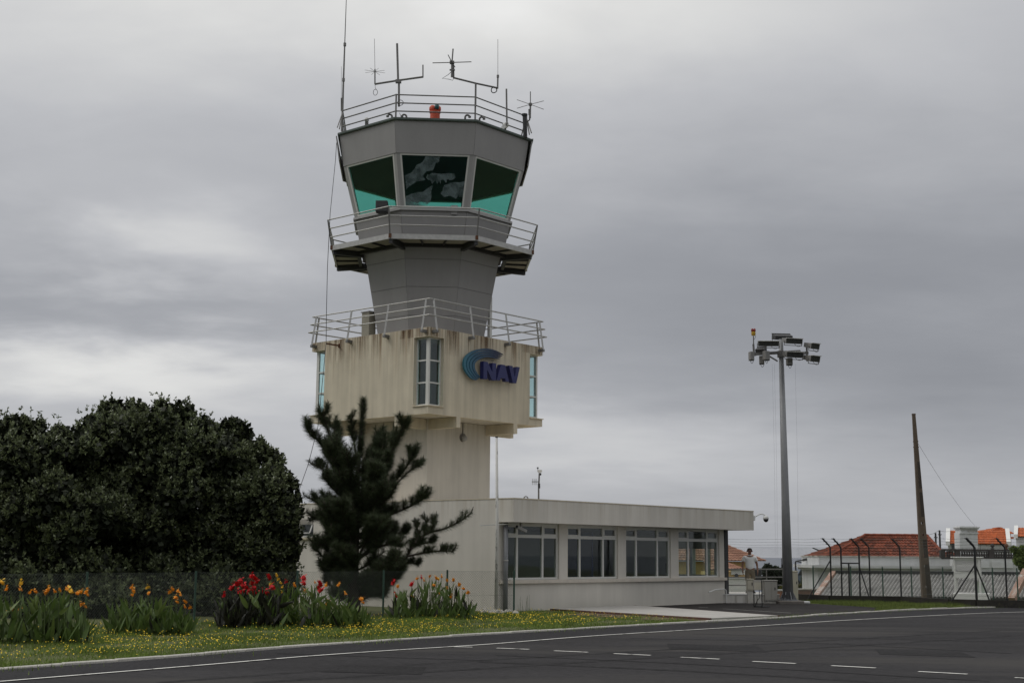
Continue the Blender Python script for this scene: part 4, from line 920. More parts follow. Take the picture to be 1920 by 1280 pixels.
def build_evergreens():
    rnd=random.Random(5)
    def fill(lst,outline,n,D0,dd,rr=(36,58)):
        """scatter lobes inside an outline polygon given in photo pixels at depths around D0"""
        out=list(lst)
        xs=[p[0] for p in outline]; ys=[p[1] for p in outline]
        def inside(x,y):
            c=False
            for (x0,y0),(x1,y1) in zip(outline,outline[1:]+outline[:1]):
                if (y0>y)!=(y1>y) and x<(x1-x0)*(y-y0)/(y1-y0)+x0: c=not c
            return c
        k=0
        while k<n:
            x=rnd.uniform(min(xs),max(xs)); y=rnd.uniform(min(ys),max(ys))
            if inside(x,y): out.append((x,y,D0+rnd.uniform(-dd,dd),rnd.uniform(*rr))); k+=1
        return out
    def tr(x0,y0,x1,y1,D): 
        a=at(x0,y0,D); a.z=-.05; b=at(x1,y1,D); return [a,a.lerp(b,.5)+V(rnd.uniform(-.2,.2),rnd.uniform(-.2,.2),0),b]
    t1=[(30,805,38.5,34),(70,812,38.8,26),(-25,815,38.6,40),(118,828,38.6,34),(90,850,38,44),(20,860,37.6,50),(160,845,38.2,30),(100,930,37.4,52),(-30,920,37.6,60),(40,960,37.3,50),(130,1000,37.4,50),(180,960,37.8,45)]
    t1+=[(x,1085+rnd.uniform(-20,25),37.6+rnd.uniform(-.6,.8),rnd.uniform(34,46)) for x in range(-60,230,22)]+[(x,y,38.6,r) for x,y,r in ((38,790,10),(48,794,9),(12,800,14),(108,808,12),(75,800,12),(150,822,14),(-10,800,16))]
    t1+=[(x,1128,37.2,34) for x in range(-60,235,26)]
    b1=fill([],[(-70,830),(40,810),(170,850),(215,930),(215,1120),(-70,1125)],34,40.2,.4,(40,52)); t1=fill(t1,[(-70,830),(40,810),(170,850),(215,930),(215,1120),(-70,1125)],30,38.6,1.0)
    evergreen('evergreen_tree','dark rounded evergreen tree at the left edge of the photo',V(at(60,1100,38.6).x,38.6,0),lobe_px(t1),95000,[tr(50,1100,40,930,38.6),tr(90,1100,120,950,38.4),tr(20,1100,-20,940,38.8)],1,back=lobe_px(b1))
    t2=[(175,900,40,44),(205,1000,39.6,46),(395,930,40.4,46),(400,1000,40.2,46),(205,775,41,26),(238,775,41.2,20),(262,778,41,24),(300,780,41,30),(345,778,41.2,24),(170,800,40.6,26),(375,800,40.8,28),(230,812,40.4,44),(300,830,40,50),(350,840,40.2,46),(180,850,40,44),(285,880,39.6,52),(230,930,39.5,50),(330,930,39.4,54),(290,990,39.4,52)]
    t2+=[(x,1085+rnd.uniform(-20,22),39.6+rnd.uniform(-.6,.8),rnd.uniform(34,46)) for x in range(150,420,22)]+[(x,y,41,r) for x,y,r in ((207,757,9),(198,765,10),(222,757,5),(248,762,10),(262,762,11),(302,758,11),(312,762,8),(338,758,6),(356,762,7),(330,770,10),(185,782,12),(390,800,13))]
    t2+=[(x,1124,39.0,34) for x in range(150,420,26)]
    b2=fill([],[(165,830),(210,790),(340,790),(390,830),(405,1110),(165,1115)],34,42.2,.4,(40,52)); t2=fill(t2,[(165,830),(210,790),(340,790),(390,830),(405,1110),(165,1115)],30,40.6,1.0)
    evergreen('evergreen_tree','tallest dark evergreen tree in the middle of the tree group',V(at(270,1090,40.6).x,40.6,0),lobe_px(t2),100000,[tr(270,1095,255,920,40.4),tr(290,1095,330,930,40.6),tr(245,1095,200,950,40.8)],2,back=lobe_px(b2))
    t3=[(552,965,41.2,18),(553,1030,41.2,16),(540,1070,41,20),(430,812,41.5,26),(455,820,41.6,20),(400,830,41,30),(480,850,41.4,34),(512,868,41.5,26),(440,870,41,46),(505,900,41,36),(530,915,41.3,28),(470,930,40.6,50),(525,960,41,38),(545,940,41.2,20),(420,960,40.5,50),(500,1000,40.6,44),(540,1000,41,26),(535,1040,41,28),(450,1030,40.4,46)]
    t3+=[(x,1080+rnd.uniform(-20,20),40.6+rnd.uniform(-.6,.8),rnd.uniform(30,40)) for x in range(395,530,20)]+[(x,y,41.4,r) for x,y,r in ((425,795,12),(440,797,12),(455,803,11),(465,812,10),(505,850,12),(520,865,10),(540,890,8),(552,905,7),(556,930,8),(555,1005,10))]
    t3+=[(x,1118,40.2,30) for x in range(395,535,24)]
    b3=fill([],[(390,850),(440,825),(510,880),(540,950),(540,1050),(530,1105),(390,1110)],28,42.6,.4,(32,42)); t3=fill(t3,[(390,850),(440,825),(510,880),(540,950),(540,1050),(530,1105),(390,1110)],24,41.1,1.0)
    evergreen('evergreen_tree','dark evergreen tree at the right end of the tree group beside the pine',V(at(470,1090,41.2).x,41.2,0),lobe_px(t3),90000,[tr(470,1092,450,930,41.2),tr(500,1092,520,960,41),tr(450,1092,420,960,41.4)],3,back=lobe_px(b3))
build_evergreens()

def build_pine():
    rnd=random.Random(3); D=40.6
    base=at(668,1135,D); base.z=0
    root=thing('pine_tree',base,'dark young pine tree with upturned shoots in front of the tower shaft','tree')
    shoots=[]  # (p,q,radius of tuft)
    wood=MB()
    def limb(px,dd,r0,r1,nsub=3,sub=(.5,1.0),tuft=.15):
        P=[at(x,y,D+dd*(i/(len(px)-1))) for i,(x,y) in enumerate(px)]
        # smooth
        Q=[]
        for i in range(len(P)-1):
            a=P[max(i-1,0)];b=P[i];c=P[i+1];d=P[min(i+2,len(P)-1)]
            for k in range(5):
                t=k/5; Q.append(.5*((2*b)+(c-a)*t+(2*a-5*b+4*c-d)*t*t+(3*b-a-3*c+d)*t**3))
        Q.append(P[-1]); n=len(Q)
        wood.tube(Q,[r0+(r1-r0)*i/(n-1) for i in range(n)],6)
        for i in range(int(n*.18),n-1): shoots.append((Q[i],Q[i+1],tuft*(1.0 if i<n-4 else .85)))
        # candle
        dr=(Q[-1]-Q[-3]).normalized(); up=(dr*.5+EZ).normalized(); e=Q[-1]+up*rnd.uniform(.10,.2); wood.tube([Q[-1],e],[.016,.010],5); shoots.append((Q[-1],Q[-1].lerp(e,.45),.05))
        # side shoots
        for s in range(nsub*5):
            i=int(n*rnd.uniform(.25,.92)); p=Q[i]; t=(Q[min(i+1,n-1)]-Q[i-1]).normalized()
            side=t.cross(EZ).normalized()*rnd.choice((-1,1)); dirn=(t*.5+side*rnd.uniform(.3,1)+EZ*rnd.uniform(.2,.7)+V(0,rnd.uniform(-.5,.5),0)).normalized()
            l=rnd.uniform(*sub)*.55; m=p+dirn*l*.55; q=m+(dirn+EZ*.8).normalized()*l*.5
            wood.tube([p,m,q],[.018,.013,.008],5); shoots.append((p.lerp(m,.3),m,tuft*.95)); shoots.append((m,q,tuft*.85))
            if rnd.random()<.3: e=q+EZ*rnd.uniform(.06,.14); wood.tube([q,e],[.011,.008],5)
    trunk=[at(x,y,D) for x,y in ((664,1150),(662,1060),(668,960),(672,860),(678,775))]; trunk[0].z=-.05
    MB().tube(trunk,[.20,.16,.11,.06,.02],9).build('trunk',m_bark,root)
    L=[([(668,900),(674,860),(679,800),(681,764)],0,.05,.02,5,(.4,.7),.15),
       ([(671,880),(664,830),(660,800),(660,775)],-.4,.03,.015,3,(.3,.6),.13),
       ([(668,930),(640,870),(618,815),(606,775)],-.7,.04,.015,5,(.4,.8),.15),
       ([(668,950),(630,880),(600,830),(582,815),(575,795)],-.3,.04,.015,5,(.4,.7),.15),
       ([(666,900),(640,850),(628,810),(624,800)],.6,.03,.015,4,(.4,.7),.15),
       ([(667,960),(632,915),(605,880),(588,872)],.7,.04,.015,4,(.4,.7),.14),
       ([(664,1000),(630,965),(600,945),(570,928)],-.2,.04,.015,5,(.4,.7),.14),
       ([(664,1010),(630,990),(600,972),(580,975)],.8,.04,.015,4,(.4,.7),.14),
       ([(664,1040),(640,1030),(612,1022),(592,1022)],-.6,.04,.015,4,(.4,.8),.15),
       ([(664,1060),(640,1050),(620,1050),(608,1062)],-.3,.04,.015,3,(.3,.6),.14),
       ([(670,920),(690,870),(704,835),(709,815)],.5,.04,.015,5,(.4,.8),.15),
       ([(672,960),(705,905),(732,850),(752,810),(757,797)],-.6,.045,.015,6,(.4,.8),.16),
       ([(672,980),(715,930),(750,890),(770,862),(774,848)],.3,.045,.015,6,(.4,.8),.16),
       ([(745,905),(765,885),(780,875),(787,872)],.35,.025,.014,2,(.3,.5),.14),
       ([(670,1010),(710,975),(755,955),(785,940),(796,932)],-.4,.045,.015,6,(.4,.8),.16),
       ([(668,1030),(700,1010),(735,1000),(760,1000)],.7,.045,.015,5,(.4,.8),.16),
       ([(668,1050),(700,1030),(730,1020),(752,1025)],-.8,.045,.015,5,(.4,.8),.16),
       ([(668,1000),(660,930),(655,880),(650,850)],-1.1,.04,.015,6,(.4,.8),.17),
       ([(668,1000),(690,940),(700,900),(705,880)],-1.2,.04,.015,6,(.4,.8),.17),
       ([(668,1040),(655,1000),(645,970),(640,950)],-1.2,.04,.015,6,(.4,.8),.17),
       ([(668,1050),(690,1010),(705,990),(715,980)],-1.2,.04,.015,6,(.4,.8),.17),
       ([(668,1080),(660,1060),(650,1045),(640,1035)],-1.0,.04,.015,5,(.4,.7),.16),
       ([(665,1100),(690,1075),(712,1062),(735,1062),(745,1070)],-.6,.05,.015,5,(.4,.7),.15),
       ([(665,1110),(650,1090),(645,1085),(640,1090)],-.5,.05,.015,5,(.4,.7),.16),
       ([(668,1120),(690,1110),(705,1115),(718,1120)],-.5,.05,.015,5,(.4,.7),.15),
       ([(668,1110),(720,1085),(758,1050),(775,1020),(800,1000),(835,990),(865,975),(884,961)],.4,.05,.015,3,(.35,.6),.13),
       ([(778,1018),(784,1000),(778,975)],.3,.025,.014,2,(.2,.4),.12),
       ([(790,1008),(800,990),(796,968)],.3,.025,.014,2,(.2,.4),.12),
       ([(800,1002),(812,985),(814,972)],.3,.025,.014,2,(.2,.4),.11),
       ([(765,1042),(800,1035),(830,1032),(850,1033)],.2,.03,.015,3,(.3,.5),.13),
       ([(770,1030),(785,1020),(815,1015)],.6,.03,.015,4,(.3,.5),.13),
       ([(735,1070),(752,1060),(770,1055),(785,1058)],.3,.03,.015,3,(.3,.5),.12)]
    for k in range(90):
        y0=rnd.uniform(870,1135); f=(y0-870)/265; sd=rnd.choice((-1,1)); ln=rnd.uniform(25,62+34*f)*(1 if sd>0 else .85); x0=668-4*f
        px=[(x0,y0),(x0+sd*ln*.4,y0-ln*.2),(x0+sd*ln*.8,y0-ln*(.65-.3*f)),(x0+sd*ln,y0-ln*(1.0-.45*f))]
        L.append((px,rnd.uniform(-1.3,1.0),.03,.012,2,(.35,.7),.16))
    for a in L: limb(*a)
    wood.build('branches',m_bark,root)
    V_=[];nb=0
    Ps=[];Ds=[];Ls=[]
    for p,q,r in shoots:
        d=(q-p); l=d.length
        if l<1e-4: continue
        t=d/l; n=max(8,int(l*560)); a=t.orthogonal().normalized(); b=t.cross(a)
        s=RNG.uniform(0,1,n); w=RNG.uniform(0,2*math.pi,n)
        base_=np.array(p)+np.outer(s,np.array(d)); out=np.outer(np.cos(w),np.array(a))+np.outer(np.sin(w),np.array(b))
        dirs=out*.8+np.array(t)*RNG.uniform(.25,.9,n)[:,None]; dirs/=np.linalg.norm(dirs,axis=1,keepdims=True)
        Ps.append(base_);Ds.append(dirs);Ls.append(RNG.uniform(.75,1.2,n)*r*1.45)
    P=np.concatenate(Ps);Dr=np.concatenate(Ds);Ln=np.concatenate(Ls)[:,None]
    s=np.cross(Dr,RNG.normal(size=Dr.shape)); s/=np.linalg.norm(s,axis=1,keepdims=True)
    Vs=np.stack([P-s*.004,P+s*.004,P+Dr*Ln],1).reshape(-1,3); i=np.arange(len(P))*3
    link('needles',fastmesh('needles',Vs-np.array(base),np.stack([i,i+1,i+2],1)),m_needle,root)
build_pine()

# canna clumps -------------------------------------------------------
def canna_leaf_mesh():
    vs=[];fs=[]; n=6
    for i in range(n+1):
        t=i/n; w=.5*max(.03,math.sin(math.pi*min(1,(t*.93+.05)**.75))**.9)*(1-.25*t); bend=.10*t*t
        vs+=[(-w*.26,-bend-.03*w,t),(0,-bend+.03,t),(w*.26,-bend-.03*w,t)]
    for i in range(n):
        for k in range(2): fs.append((3*i+k,3*i+k+1,3*i+4+k,3*i+3+k))
    return vs,fs
def canna_flower_mesh():
    vs=[];fs=[]; r=random.Random(9)
    for i in range(17):
        a=i*2.4; e=r.uniform(-.3,1.1); h=r.uniform(-.4,.4); d=V(math.cos(a)*math.cos(e),math.sin(a)*math.cos(e),math.sin(e)); s=d.cross(V(.1,.2,1)).normalized(); L=r.uniform(.40,.68)
        b=len(vs); o=V(0,0,h)
        for p in (o,o+d*L*.5+s*.22+V(0,0,.06),o+d*L,o+d*L*.55-s*.22+V(0,0,-.06)): vs.append(p)
        fs.append((b,b+1,b+2,b+3))
    return vs,fs
_lv,_lf=canna_leaf_mesh(); LEAF=[]
for m_ in (m_canna,m_cannaD,mat('canna_leaf_light',(.13,.18,.045),.5,.2,1.2,transl=.25)):
    me=nmesh('leaf',_lv,_lf); me.materials.append(m_); me.polygons.foreach_set('use_smooth',[True]*len(me.polygons)); LEAF.append(me)
_fv,_ff=canna_flower_mesh(); FLW=[]
for m_ in (m_org,m_red,mat('canna_yellow',(.88,.58,.07),.6,.25,14,transl=.2)):
    me=nmesh('flower',_fv,_ff); me.materials.append(m_); FLW.append(me)
def canna(label,x0,x1,D,htop,nleaf,flowers,dark=0.0,depth=.6):
    """clump between photo columns x0..x1 at distance D; htop(x)-> leaf-top row; flowers: list of (x,y,kind,size)"""
    c=at((x0+x1)/2,1150,D); root=thing('canna_clump',V(c.x,D,0),label,'plant','canna clumps along the fence')
    L=root.location; rnd=random.Random(int(x0*7+D*13))
    for i in range(nleaf):
        x=rnd.uniform(x0,x1); dd=D+rnd.uniform(-depth,depth); top=at(x,htop(x)-7+(rnd.random()**1.3)*74,dd); h=rnd.uniform(.26,.48)
        z0=max(.02,top.z-h*.93)
        o=bpy.data.objects.new('leaf',LEAF[1 if rnd.random()<dark else (2 if rnd.random()<.3 else 0)]); COL.objects.link(o); o.parent=root
        o.location=(top.x-L.x,dd-L.y,z0); o.scale=(h*rnd.uniform(.75,1.2),h,h); o.rotation_euler=(rnd.gauss(0,.42),rnd.gauss(0,.42),rnd.uniform(0,6.28))
    # low skirt of leaves down to the ground
    for i in range(nleaf//3):
        x=rnd.uniform(x0,x1); dd=D+rnd.uniform(-depth,depth*.4); p=at(x,1150,dd); h=rnd.uniform(.3,.45)
        o=bpy.data.objects.new('leaf',LEAF[1 if rnd.random()<max(dark,.1) else 0]); COL.objects.link(o); o.parent=root
        o.location=(p.x-L.x,dd-L.y,rnd.uniform(0,.12)); o.scale=(h*1.1,h,h); o.rotation_euler=(rnd.uniform(-.5,.5),rnd.uniform(-.5,.5),rnd.uniform(0,6.28))
    st=MB()
    for i in range(nleaf//4):
        x=rnd.uniform(x0,x1); dd=D+rnd.uniform(-depth,depth)*.7; t=at(x,htop(x)+18,dd); st.tube([V(t.x+rnd.uniform(-.05,.05),dd,0),V(t.x,dd,t.z)],[.014,.009],5)
    for x,y,k,s in flowers:
        dd=D+rnd.uniform(-depth,depth)*.5; t=at(x,y,dd); st.tube([V(t.x+rnd.uniform(-.06,.06),dd,.1),V(t.x,dd,t.z-.02)],[.010,.006],5)
        o=bpy.data.objects.new('flower',FLW[k]); COL.objects.link(o); o.parent=root
        o.location=(t.x-L.x,t.y-L.y,t.z-L.z); q=1.8 if k==1 else 1.5; o.scale=(s*q,s*q,s*q*1.05); o.rotation_euler=(rnd.uniform(-.4,.4),rnd.uniform(-.4,.4),rnd.uniform(0,6.28))
    st.build('stems',m_stem,root,kind='stuff')
def hill(pts):
    def f(x):
        for (a,b),(c,d) in zip(pts,pts[1:]):
            if a<=x<=c: return b+(d-b)*(x-a)/(c-a)
        return pts[0][1] if x<pts[0][0] else pts[-1][1]
    return f
def build_cannas():
    f1=[(4,1090,2,.085),(12,1103,0,.075),(40,1092,2,.085),(38,1104,0,.07),(56,1110,0,.07),(66,1108,0,.07),(90,1104,0,.09),(86,1110,0,.07),(103,1108,0,.06),(112,1105,0,.06),(132,1107,2,.10),(126,1103,0,.07),(146,1111,0,.07),(151,1108,0,.075),(162,1108,0,.085),(164,1114,0,.06),(154,1131,0,.08),(160,1136,0,.07),(22,1141,0,.06),(2,1143,0,.065),(10,1147,0,.06),(38,1141,0,.06),(-20,1100,0,.09)]
    canna('large canna clump with orange-yellow flowers at the left edge',-60,172,27.2,hill([(-60,1108),(20,1112),(60,1118),(120,1112),(150,1135),(172,1165)]),225,f1)
    f2=[(247,1100,0,.07),(250,1106,0,.085),(248,1114,0,.07),(277,1100,2,.075),(279,1111,0,.06),(323,1103,0,.07),(318,1109,0,.07),(334,1107,0,.055),(330,1119,0,.08),(338,1114,0,.065),(332,1127,0,.065),(347,1127,0,.07),(347,1137,0,.06),(356,1138,0,.065),(239,1144,0,.06)]
    canna('separate small canna clump with orange flowers left of a fence post',206,358,30.3,hill([(208,1132),(240,1122),(310,1122),(340,1140),(354,1160)]),220,f2,0,.5)
    f3=[(420,1115,1,.08),(436,1099,1,.10),(444,1094,1,.085),(452,1088,1,.085),(456,1097,1,.09),(455,1107,1,.11),(448,1109,1,.09),(471,1079,1,.085),(478,1083,1,.10),(482,1089,1,.09),(472,1092,1,.09),(476,1102,1,.105),(477,1111,1,.10),(489,1108,1,.09),(500,1110,1,.09),(504,1080,1,.09),(511,1100,1,.10),(462,1100,1,.08),(466,1108,1,.08)]
    canna('dark-leaved canna clump with dense scarlet flowers',408,525,33.0,hill([(412,1125),(450,1108),(500,1108),(520,1110)]),220,f3,.85,.5)
    f4=[(519,1078,2,.07),(522,1085,2,.065),(508,1093,2,.065),(526,1092,2,.055),(529,1100,2,.06),(529,1110,2,.06),(536,1090,1,.06),(552,1096,0,.08),(570,1083,1,.09),(570,1092,1,.09),(572,1107,0,.08),(600,1093,1,.10),(598,1100,1,.11),(603,1104,1,.10),(591,1091,0,.05),(611,1096,0,.08),(635,1095,0,.08),(617,1127,0,.09),(614,1132,0,.08),(648,1112,0,.07),(678,1122,0,.09),(680,1128,0,.07)]
    canna('wide canna clump mixing red and orange flowers in front of the pine trunk',505,690,33.6,hill([(512,1095),(560,1098),(600,1102),(650,1118),(684,1150)]),225,f4,.05,.6)
    f5=[(738,1090,1,.10),(772,1094,1,.10),(743,1116,1,.10),(746,1098,0,.08),(783,1083,0,.08),(790,1082,1,.06),(795,1087,0,.07),(806,1079,0,.08),(818,1083,0,.09),(822,1084,2,.07),(828,1080,0,.07),(814,1096,0,.08),(838,1101,0,.07),(850,1086,0,.08),(838,1087,0,.07),(861,1095,0,.09),(868,1102,0,.08),(877,1110,0,.09),(845,1118,0,.10),(825,1110,0,.07),(774,1117,0,.08)]
    canna('rounded canna clump with orange flowers nearest the tower building',738,888,38.6,hill([(738,1118),(775,1100),(800,1090),(850,1095),(872,1112),(888,1135)]),220,f5,.12,.7)
build_cannas()

# grass ---------------------------------------------------------------
def in_poly(px,py,poly):
    c=np.zeros(len(px),bool); n=len(poly)
    for i in range(n):
        x0,y0=poly[i]; x1,y1=poly[(i+1)%n]
        if y0==y1: continue
        c^=((y0>py)!=(y1>py))&(px<(x1-x0)*(py-y0)/(y1-y0)+x0)
    return c
def blades(name,poly,n,hmin,hmax,w,m,dens=None):
    xs=[p[0] for p in poly]; ys=[p[1] for p in poly]
    x=RNG.uniform(min(xs),max(xs),n*3); y=RNG.uniform(min(ys),max(ys),n*3); k=in_poly(x,y,poly)
    if dens is not None: k&=RNG.uniform(0,1,len(x))<dens(x,y)
    x=x[k][:n]; y=y[k][:n]; n=len(x)
    pat=.7+.3*np.sin(x*1.7+np.sin(y*1.3)*2)+.25*np.sin(x*4.1+y*3.3)
    h=RNG.uniform(hmin,hmax,n)*np.clip(pat,.45,1.3); a=RNG.uniform(0,2*math.pi,n); le=RNG.normal(0,.35,(n,2))*h[:,None]
    P=np.stack([x,y,np.full(n,-.005)],1); s=np.stack([np.cos(a)*w,np.sin(a)*w,np.zeros(n)],1); t=np.stack([x+le[:,0],y+le[:,1],h],1)
    Vs=np.stack([P-s,P+s,t],1).reshape(-1,3); i=np.arange(n)*3
    return fastmesh(name,Vs,np.stack([i,i+1,i+2],1))
def build_grass():
    kl=[(p.x-.1,p.y+.1) for p in KR if -13<p.x<5.3]
    poly=kl+[(4.3,39.4),(2.4,41.6),(1.2,44.0),(-.5,43.2),(-2,42),(-14,27)]
    tag(link('verge_grass',blades('verge_grass',poly,130000,.03,.13,.006,m_grass,lambda x,y:np.clip(.62+.45*np.sin(x*1.3+2*np.sin(y*.8))*np.sin(y*1.1+x*.4)+.25*np.sin(x*3.1-y*2.3),.12,1)),m_grass),label='low weedy grass strip along the kerb, dotted with yellow flowers',kind='stuff')
    # yellow flowers
    n=8000; xs=[p[0] for p in poly]; ys=[p[1] for p in poly]
    x=RNG.uniform(min(xs),max(xs),n*4); y=RNG.uniform(min(ys),max(ys),n*4); k=in_poly(x,y,poly)
    k&=RNG.uniform(0,1,len(x))<np.clip(.35+.5*np.sin(x*.9+1)*np.sin(y*.55)+.25*np.sin(x*2.7-y*2),.05,1)
    x=x[k][:n];y=y[k][:n];n=len(x); h=RNG.uniform(.07,.16,n); r=RNG.uniform(.007,.015,n)
    V_=[];F_=[]; nrm=RNG.normal(size=(n,3))*.4+np.array([0,-.5,.8]); nrm/=np.linalg.norm(nrm,axis=1,keepdims=True); e=np.cross(nrm,RNG.normal(size=(n,3))); e/=np.linalg.norm(e,axis=1,keepdims=True); g=np.cross(nrm,e); c=np.stack([x,y,h],1)
    vs=np.stack([c+e*r[:,None],c+g*r[:,None],c-e*r[:,None],c-g*r[:,None]],1).reshape(-1,3); i=np.arange(n)*4
    tag(link('yellow_flowers',fastmesh('yellow_flowers',vs,np.stack([i,i+1,i+2,i+3],1)),m_yel),label='tiny yellow wildflowers scattered through the verge grass',kind='stuff')
    k2=[(p.x-.25,p.y+.35) for p in KR if 12.0<p.x<24]
    poly=[(11.2,54.3),(11.9,52.0),(13.0,49.2)]+k2+[(24,57),(19,51.2),(16.6,51.4),(15.5,53.7)]
    tag(link('roadside_grass',blades('roadside_grass',poly,32000,.07,.2,.008,m_grassR),m_grassR),label='lush green grass in front of the low dark wall on the right',kind='stuff')
    # tufts that creep over the kerb
    pts=[]
    for p in KR:
        if random.random()<(.6 if p.x<7 else .8) and -8<p.x<22: pts.append(p)
    V_=[];
    for p in pts:
        n=60; x=RNG.normal(p.x,.35,n);y=RNG.normal(p.y,.35,n)
        for a,b in zip(x,y): V_.append((a,b))
    P=np.array(V_); n=len(P); h=RNG.uniform(.04,.1,n); a=RNG.uniform(0,6.28,n); s=np.stack([np.cos(a)*.006,np.sin(a)*.006,np.zeros(n)],1); Q=np.stack([P[:,0],P[:,1],np.full(n,.0)],1); T=Q+np.stack([RNG.normal(0,.03,n),RNG.normal(0,.03,n),h],1)
    vs=np.stack([Q-s,Q+s,T],1).reshape(-1,3); i=np.arange(n)*3
    tag(link('kerb_weeds',fastmesh('kerb_weeds',vs,np.stack([i,i+1,i+2],1)),m_grass),label='small weeds growing along the kerb stones',kind='stuff')
    # a few thin weeds at the foot of the annex wall
    mb=MB()
    for i in range(9):
        p=gr(972+i*2.6,1146.5); mb.tube([p,p+V(random.uniform(-.06,.06),0,random.uniform(.2,.55))],[.006,.003],4)
    mb.build('dry_weeds',m_stem,label='thin dry weeds against the plinth near the corner',cat='weeds',origin=gr(980,1146.5))
build_grass()
# ------------------------------------------------------------------ floodlight mast
m_mast=mat('mast_galvanised',(.25,.255,.265),.5,.12,2,streak=.2,sscale=(6,6,.4),metal=.35)
m_cab=mat('cabinet_beige',(.50,.47,.38),.6,.06,3,streak=.1)
m_cabg=mat('cabinet_grey',(.36,.345,.31),.6,.06,3,streak=.12)
m_lampb=mat('floodlight_body',(.23,.225,.22),.5,.08,5)
m_lampg=mat('floodlight_front',(.05,.052,.05),.25,.3,8,spec=.6)
def build_mast():
    D=53.2; b=gr(1478,1131); D=b.y; b.z=.12
    t=thing('floodlight_mast',V(b.x,b.y,0),'tall grey floodlight mast with a cluster of lamps right of the low building','mast')
    top=at(1464,636,D)
    MB().tube([b,b.lerp(top,.35),b.lerp(top,.36),top],[.205,.155,.15,.085],14).build('pole',m_mast,t,smooth=True)
    MB().lathe(b,[(.36,-.02),(.36,.03),(.24,.04)],14).build('base_flange',m_mast,t)
    for i in range(8):
        w=i*math.pi/4+.2; q=b+V(math.cos(w)*.27,math.sin(w)*.27,0)
        MB().prism([q+V(math.cos(w)*.08,math.sin(w)*.08,.04)+V(-math.sin(w),math.cos(w),0)*.01,q-V(math.cos(w)*.07,math.sin(w)*.07,-.04)+V(-math.sin(w),math.cos(w),0)*.01,q-V(math.cos(w)*.08,math.sin(w)*.08,-.34)+V(-math.sin(w),math.cos(w),0)*.01],V(-math.sin(w),math.cos(w),0)*-.02).build('gusset',m_mast,t)
    MB().box((b.x+.05,b.y,.02),(.95,.9,.2),None,bev=.03).build('concrete_base',mat('base_concrete',(.16,.145,.13),.9,.2,3),t)
    MB().box((b.x+.68,b.y+.1,.05),(.28,.3,.09),None,bev=.02).build('base_step',m_whitep,t)
    MB().box(at(1470,1117,b.y-.24),(.16,.05,.1)).build('hatch',m_dark,t)
    # spotlight cable hooks at the sides
    for x in (1465.5,1484.2):
        MB().tube([at(x,1046,D),at(x,1058,D),at(x+(1.5 if x<1470 else -1.5),1063,D)],.012,5).build('cable_hook',m_black,t); MB().box(at(x+(1 if x<1470 else -1),1061,D),(.06,.06,.14)).build('hook_block',m_dark,t)
    # cross arms
    MB().beam(at(1411,664,D-.5),at(1466,661,D),.10,.10).build('cross_arm',m_galvd,t); MB().beam(at(1462,661,D),at(1516,661.5,D-.3),.10,.10).build('cross_arm',m_galvd,t)
    MB().beam(at(1430,662,D+.5),at(1500,658,D-.6),.08,.08).build('cross_arm',m_galvd,t)
    MB().beam(at(1443,668,D),at(1458,677,D),.05,.05).build('arm_brace',m_galvd,t); MB().lathe(at(1464,664,D),[(.14,-.12),(.14,.12),(.1,.14)],10).build('collar',m_galvd,t)
    MB().beam(at(1414,666,D-.5),at(1412.5,645,D-.5),.07,.07).build('lamp_upright',m_galvd,t); MB().beam(at(1513.5,677,D-.3),at(1512.5,651,D-.3),.06,.06).build('lamp_upright',m_galvd,t)
    # floodlights: (x0,x1,y0,y1, yaw, tilt)
    def flood(x0,x1,y0,y1,dd,yaw,lab,wd=.42,front=True,hf=1.0):
        Dm=D+dd; c=at((x0+x1)/2,(y0+y1)/2,Dm); s=Dm/F; W=(x1-x0)*s; H=(y1-y0)*s
        fl=thing('floodlight',c-EZ*H*.6,lab,'floodlight','floodlights on the mast')
        n=V(math.sin(yaw),-math.cos(yaw),0)*math.cos(.25)-EZ*math.sin(.25)*(1 if front else -1); ex=EZ.cross(-n).normalized()
        ex=V(math.cos(yaw),math.sin(yaw),0); up=ex.cross(-n).normalized()
        w2=(W-abs(math.sin(yaw))*wd)/max(.4,abs(math.cos(yaw))); h=H*.72
        mb=MB(); f=[c+n*.12+ex*a*w2/2+up*d*h/2 for a,d in((-1,-1),(1,-1),(1,1),(-1,1))]; bk=[c-n*(wd-.12)+ex*a*w2*.46+up*d*h*.38 for a,d in((-1,-1),(1,-1),(1,1),(-1,1))]
        mb.hexa(bk,f); mb.build('housing',m_lampb if front else m_dark,fl)
        g=MB(); g.hexa([c+n*.122+ex*a*w2*.455+up*d*h*.40 for a,d in((-1,-1),(1,-1),(1,1),(-1,1))],[c+n*.132+ex*a*w2*.455+up*d*h*.40 for a,d in((-1,-1),(1,-1),(1,1),(-1,1))]); g.build('front_glass',m_lampg,fl)
        v=MB(); v.hexa([c+n*.12+ex*a*w2/2+up*(h/2+.0) for a in(-1,1)]+[c+n*.19+ex*a*w2/2+up*(h/2+.01) for a in(1,-1)],[c+n*.12+ex*a*w2/2+up*(h/2+.025) for a in(-1,1)]+[c+n*.19+ex*a*w2/2+up*(h/2+.03) for a in(1,-1)]); v.build('visor',m_whitep if front else m_dark,fl)
        br=MB(); 
        for a in (-1,1): br.beam(c+ex*a*(w2/2+.015),c+ex*a*(w2/2+.015)-EZ*H*.62,.02,.04)
        br.beam(c-ex*(w2/2+.02)-EZ*H*.62,c+ex*(w2/2+.02)-EZ*H*.62,.04,.02); br.build('yoke',m_galvd,fl)
        P=[c-n*.1-EZ*h*.4+ex*w2*.1]; 
        for k in range(1,8): P.append(P[0]+ex*.05*k-EZ*(.14*math.sin(math.pi*k/8)))
        MB().tube(P,.008,5).build('lead',m_black,fl)
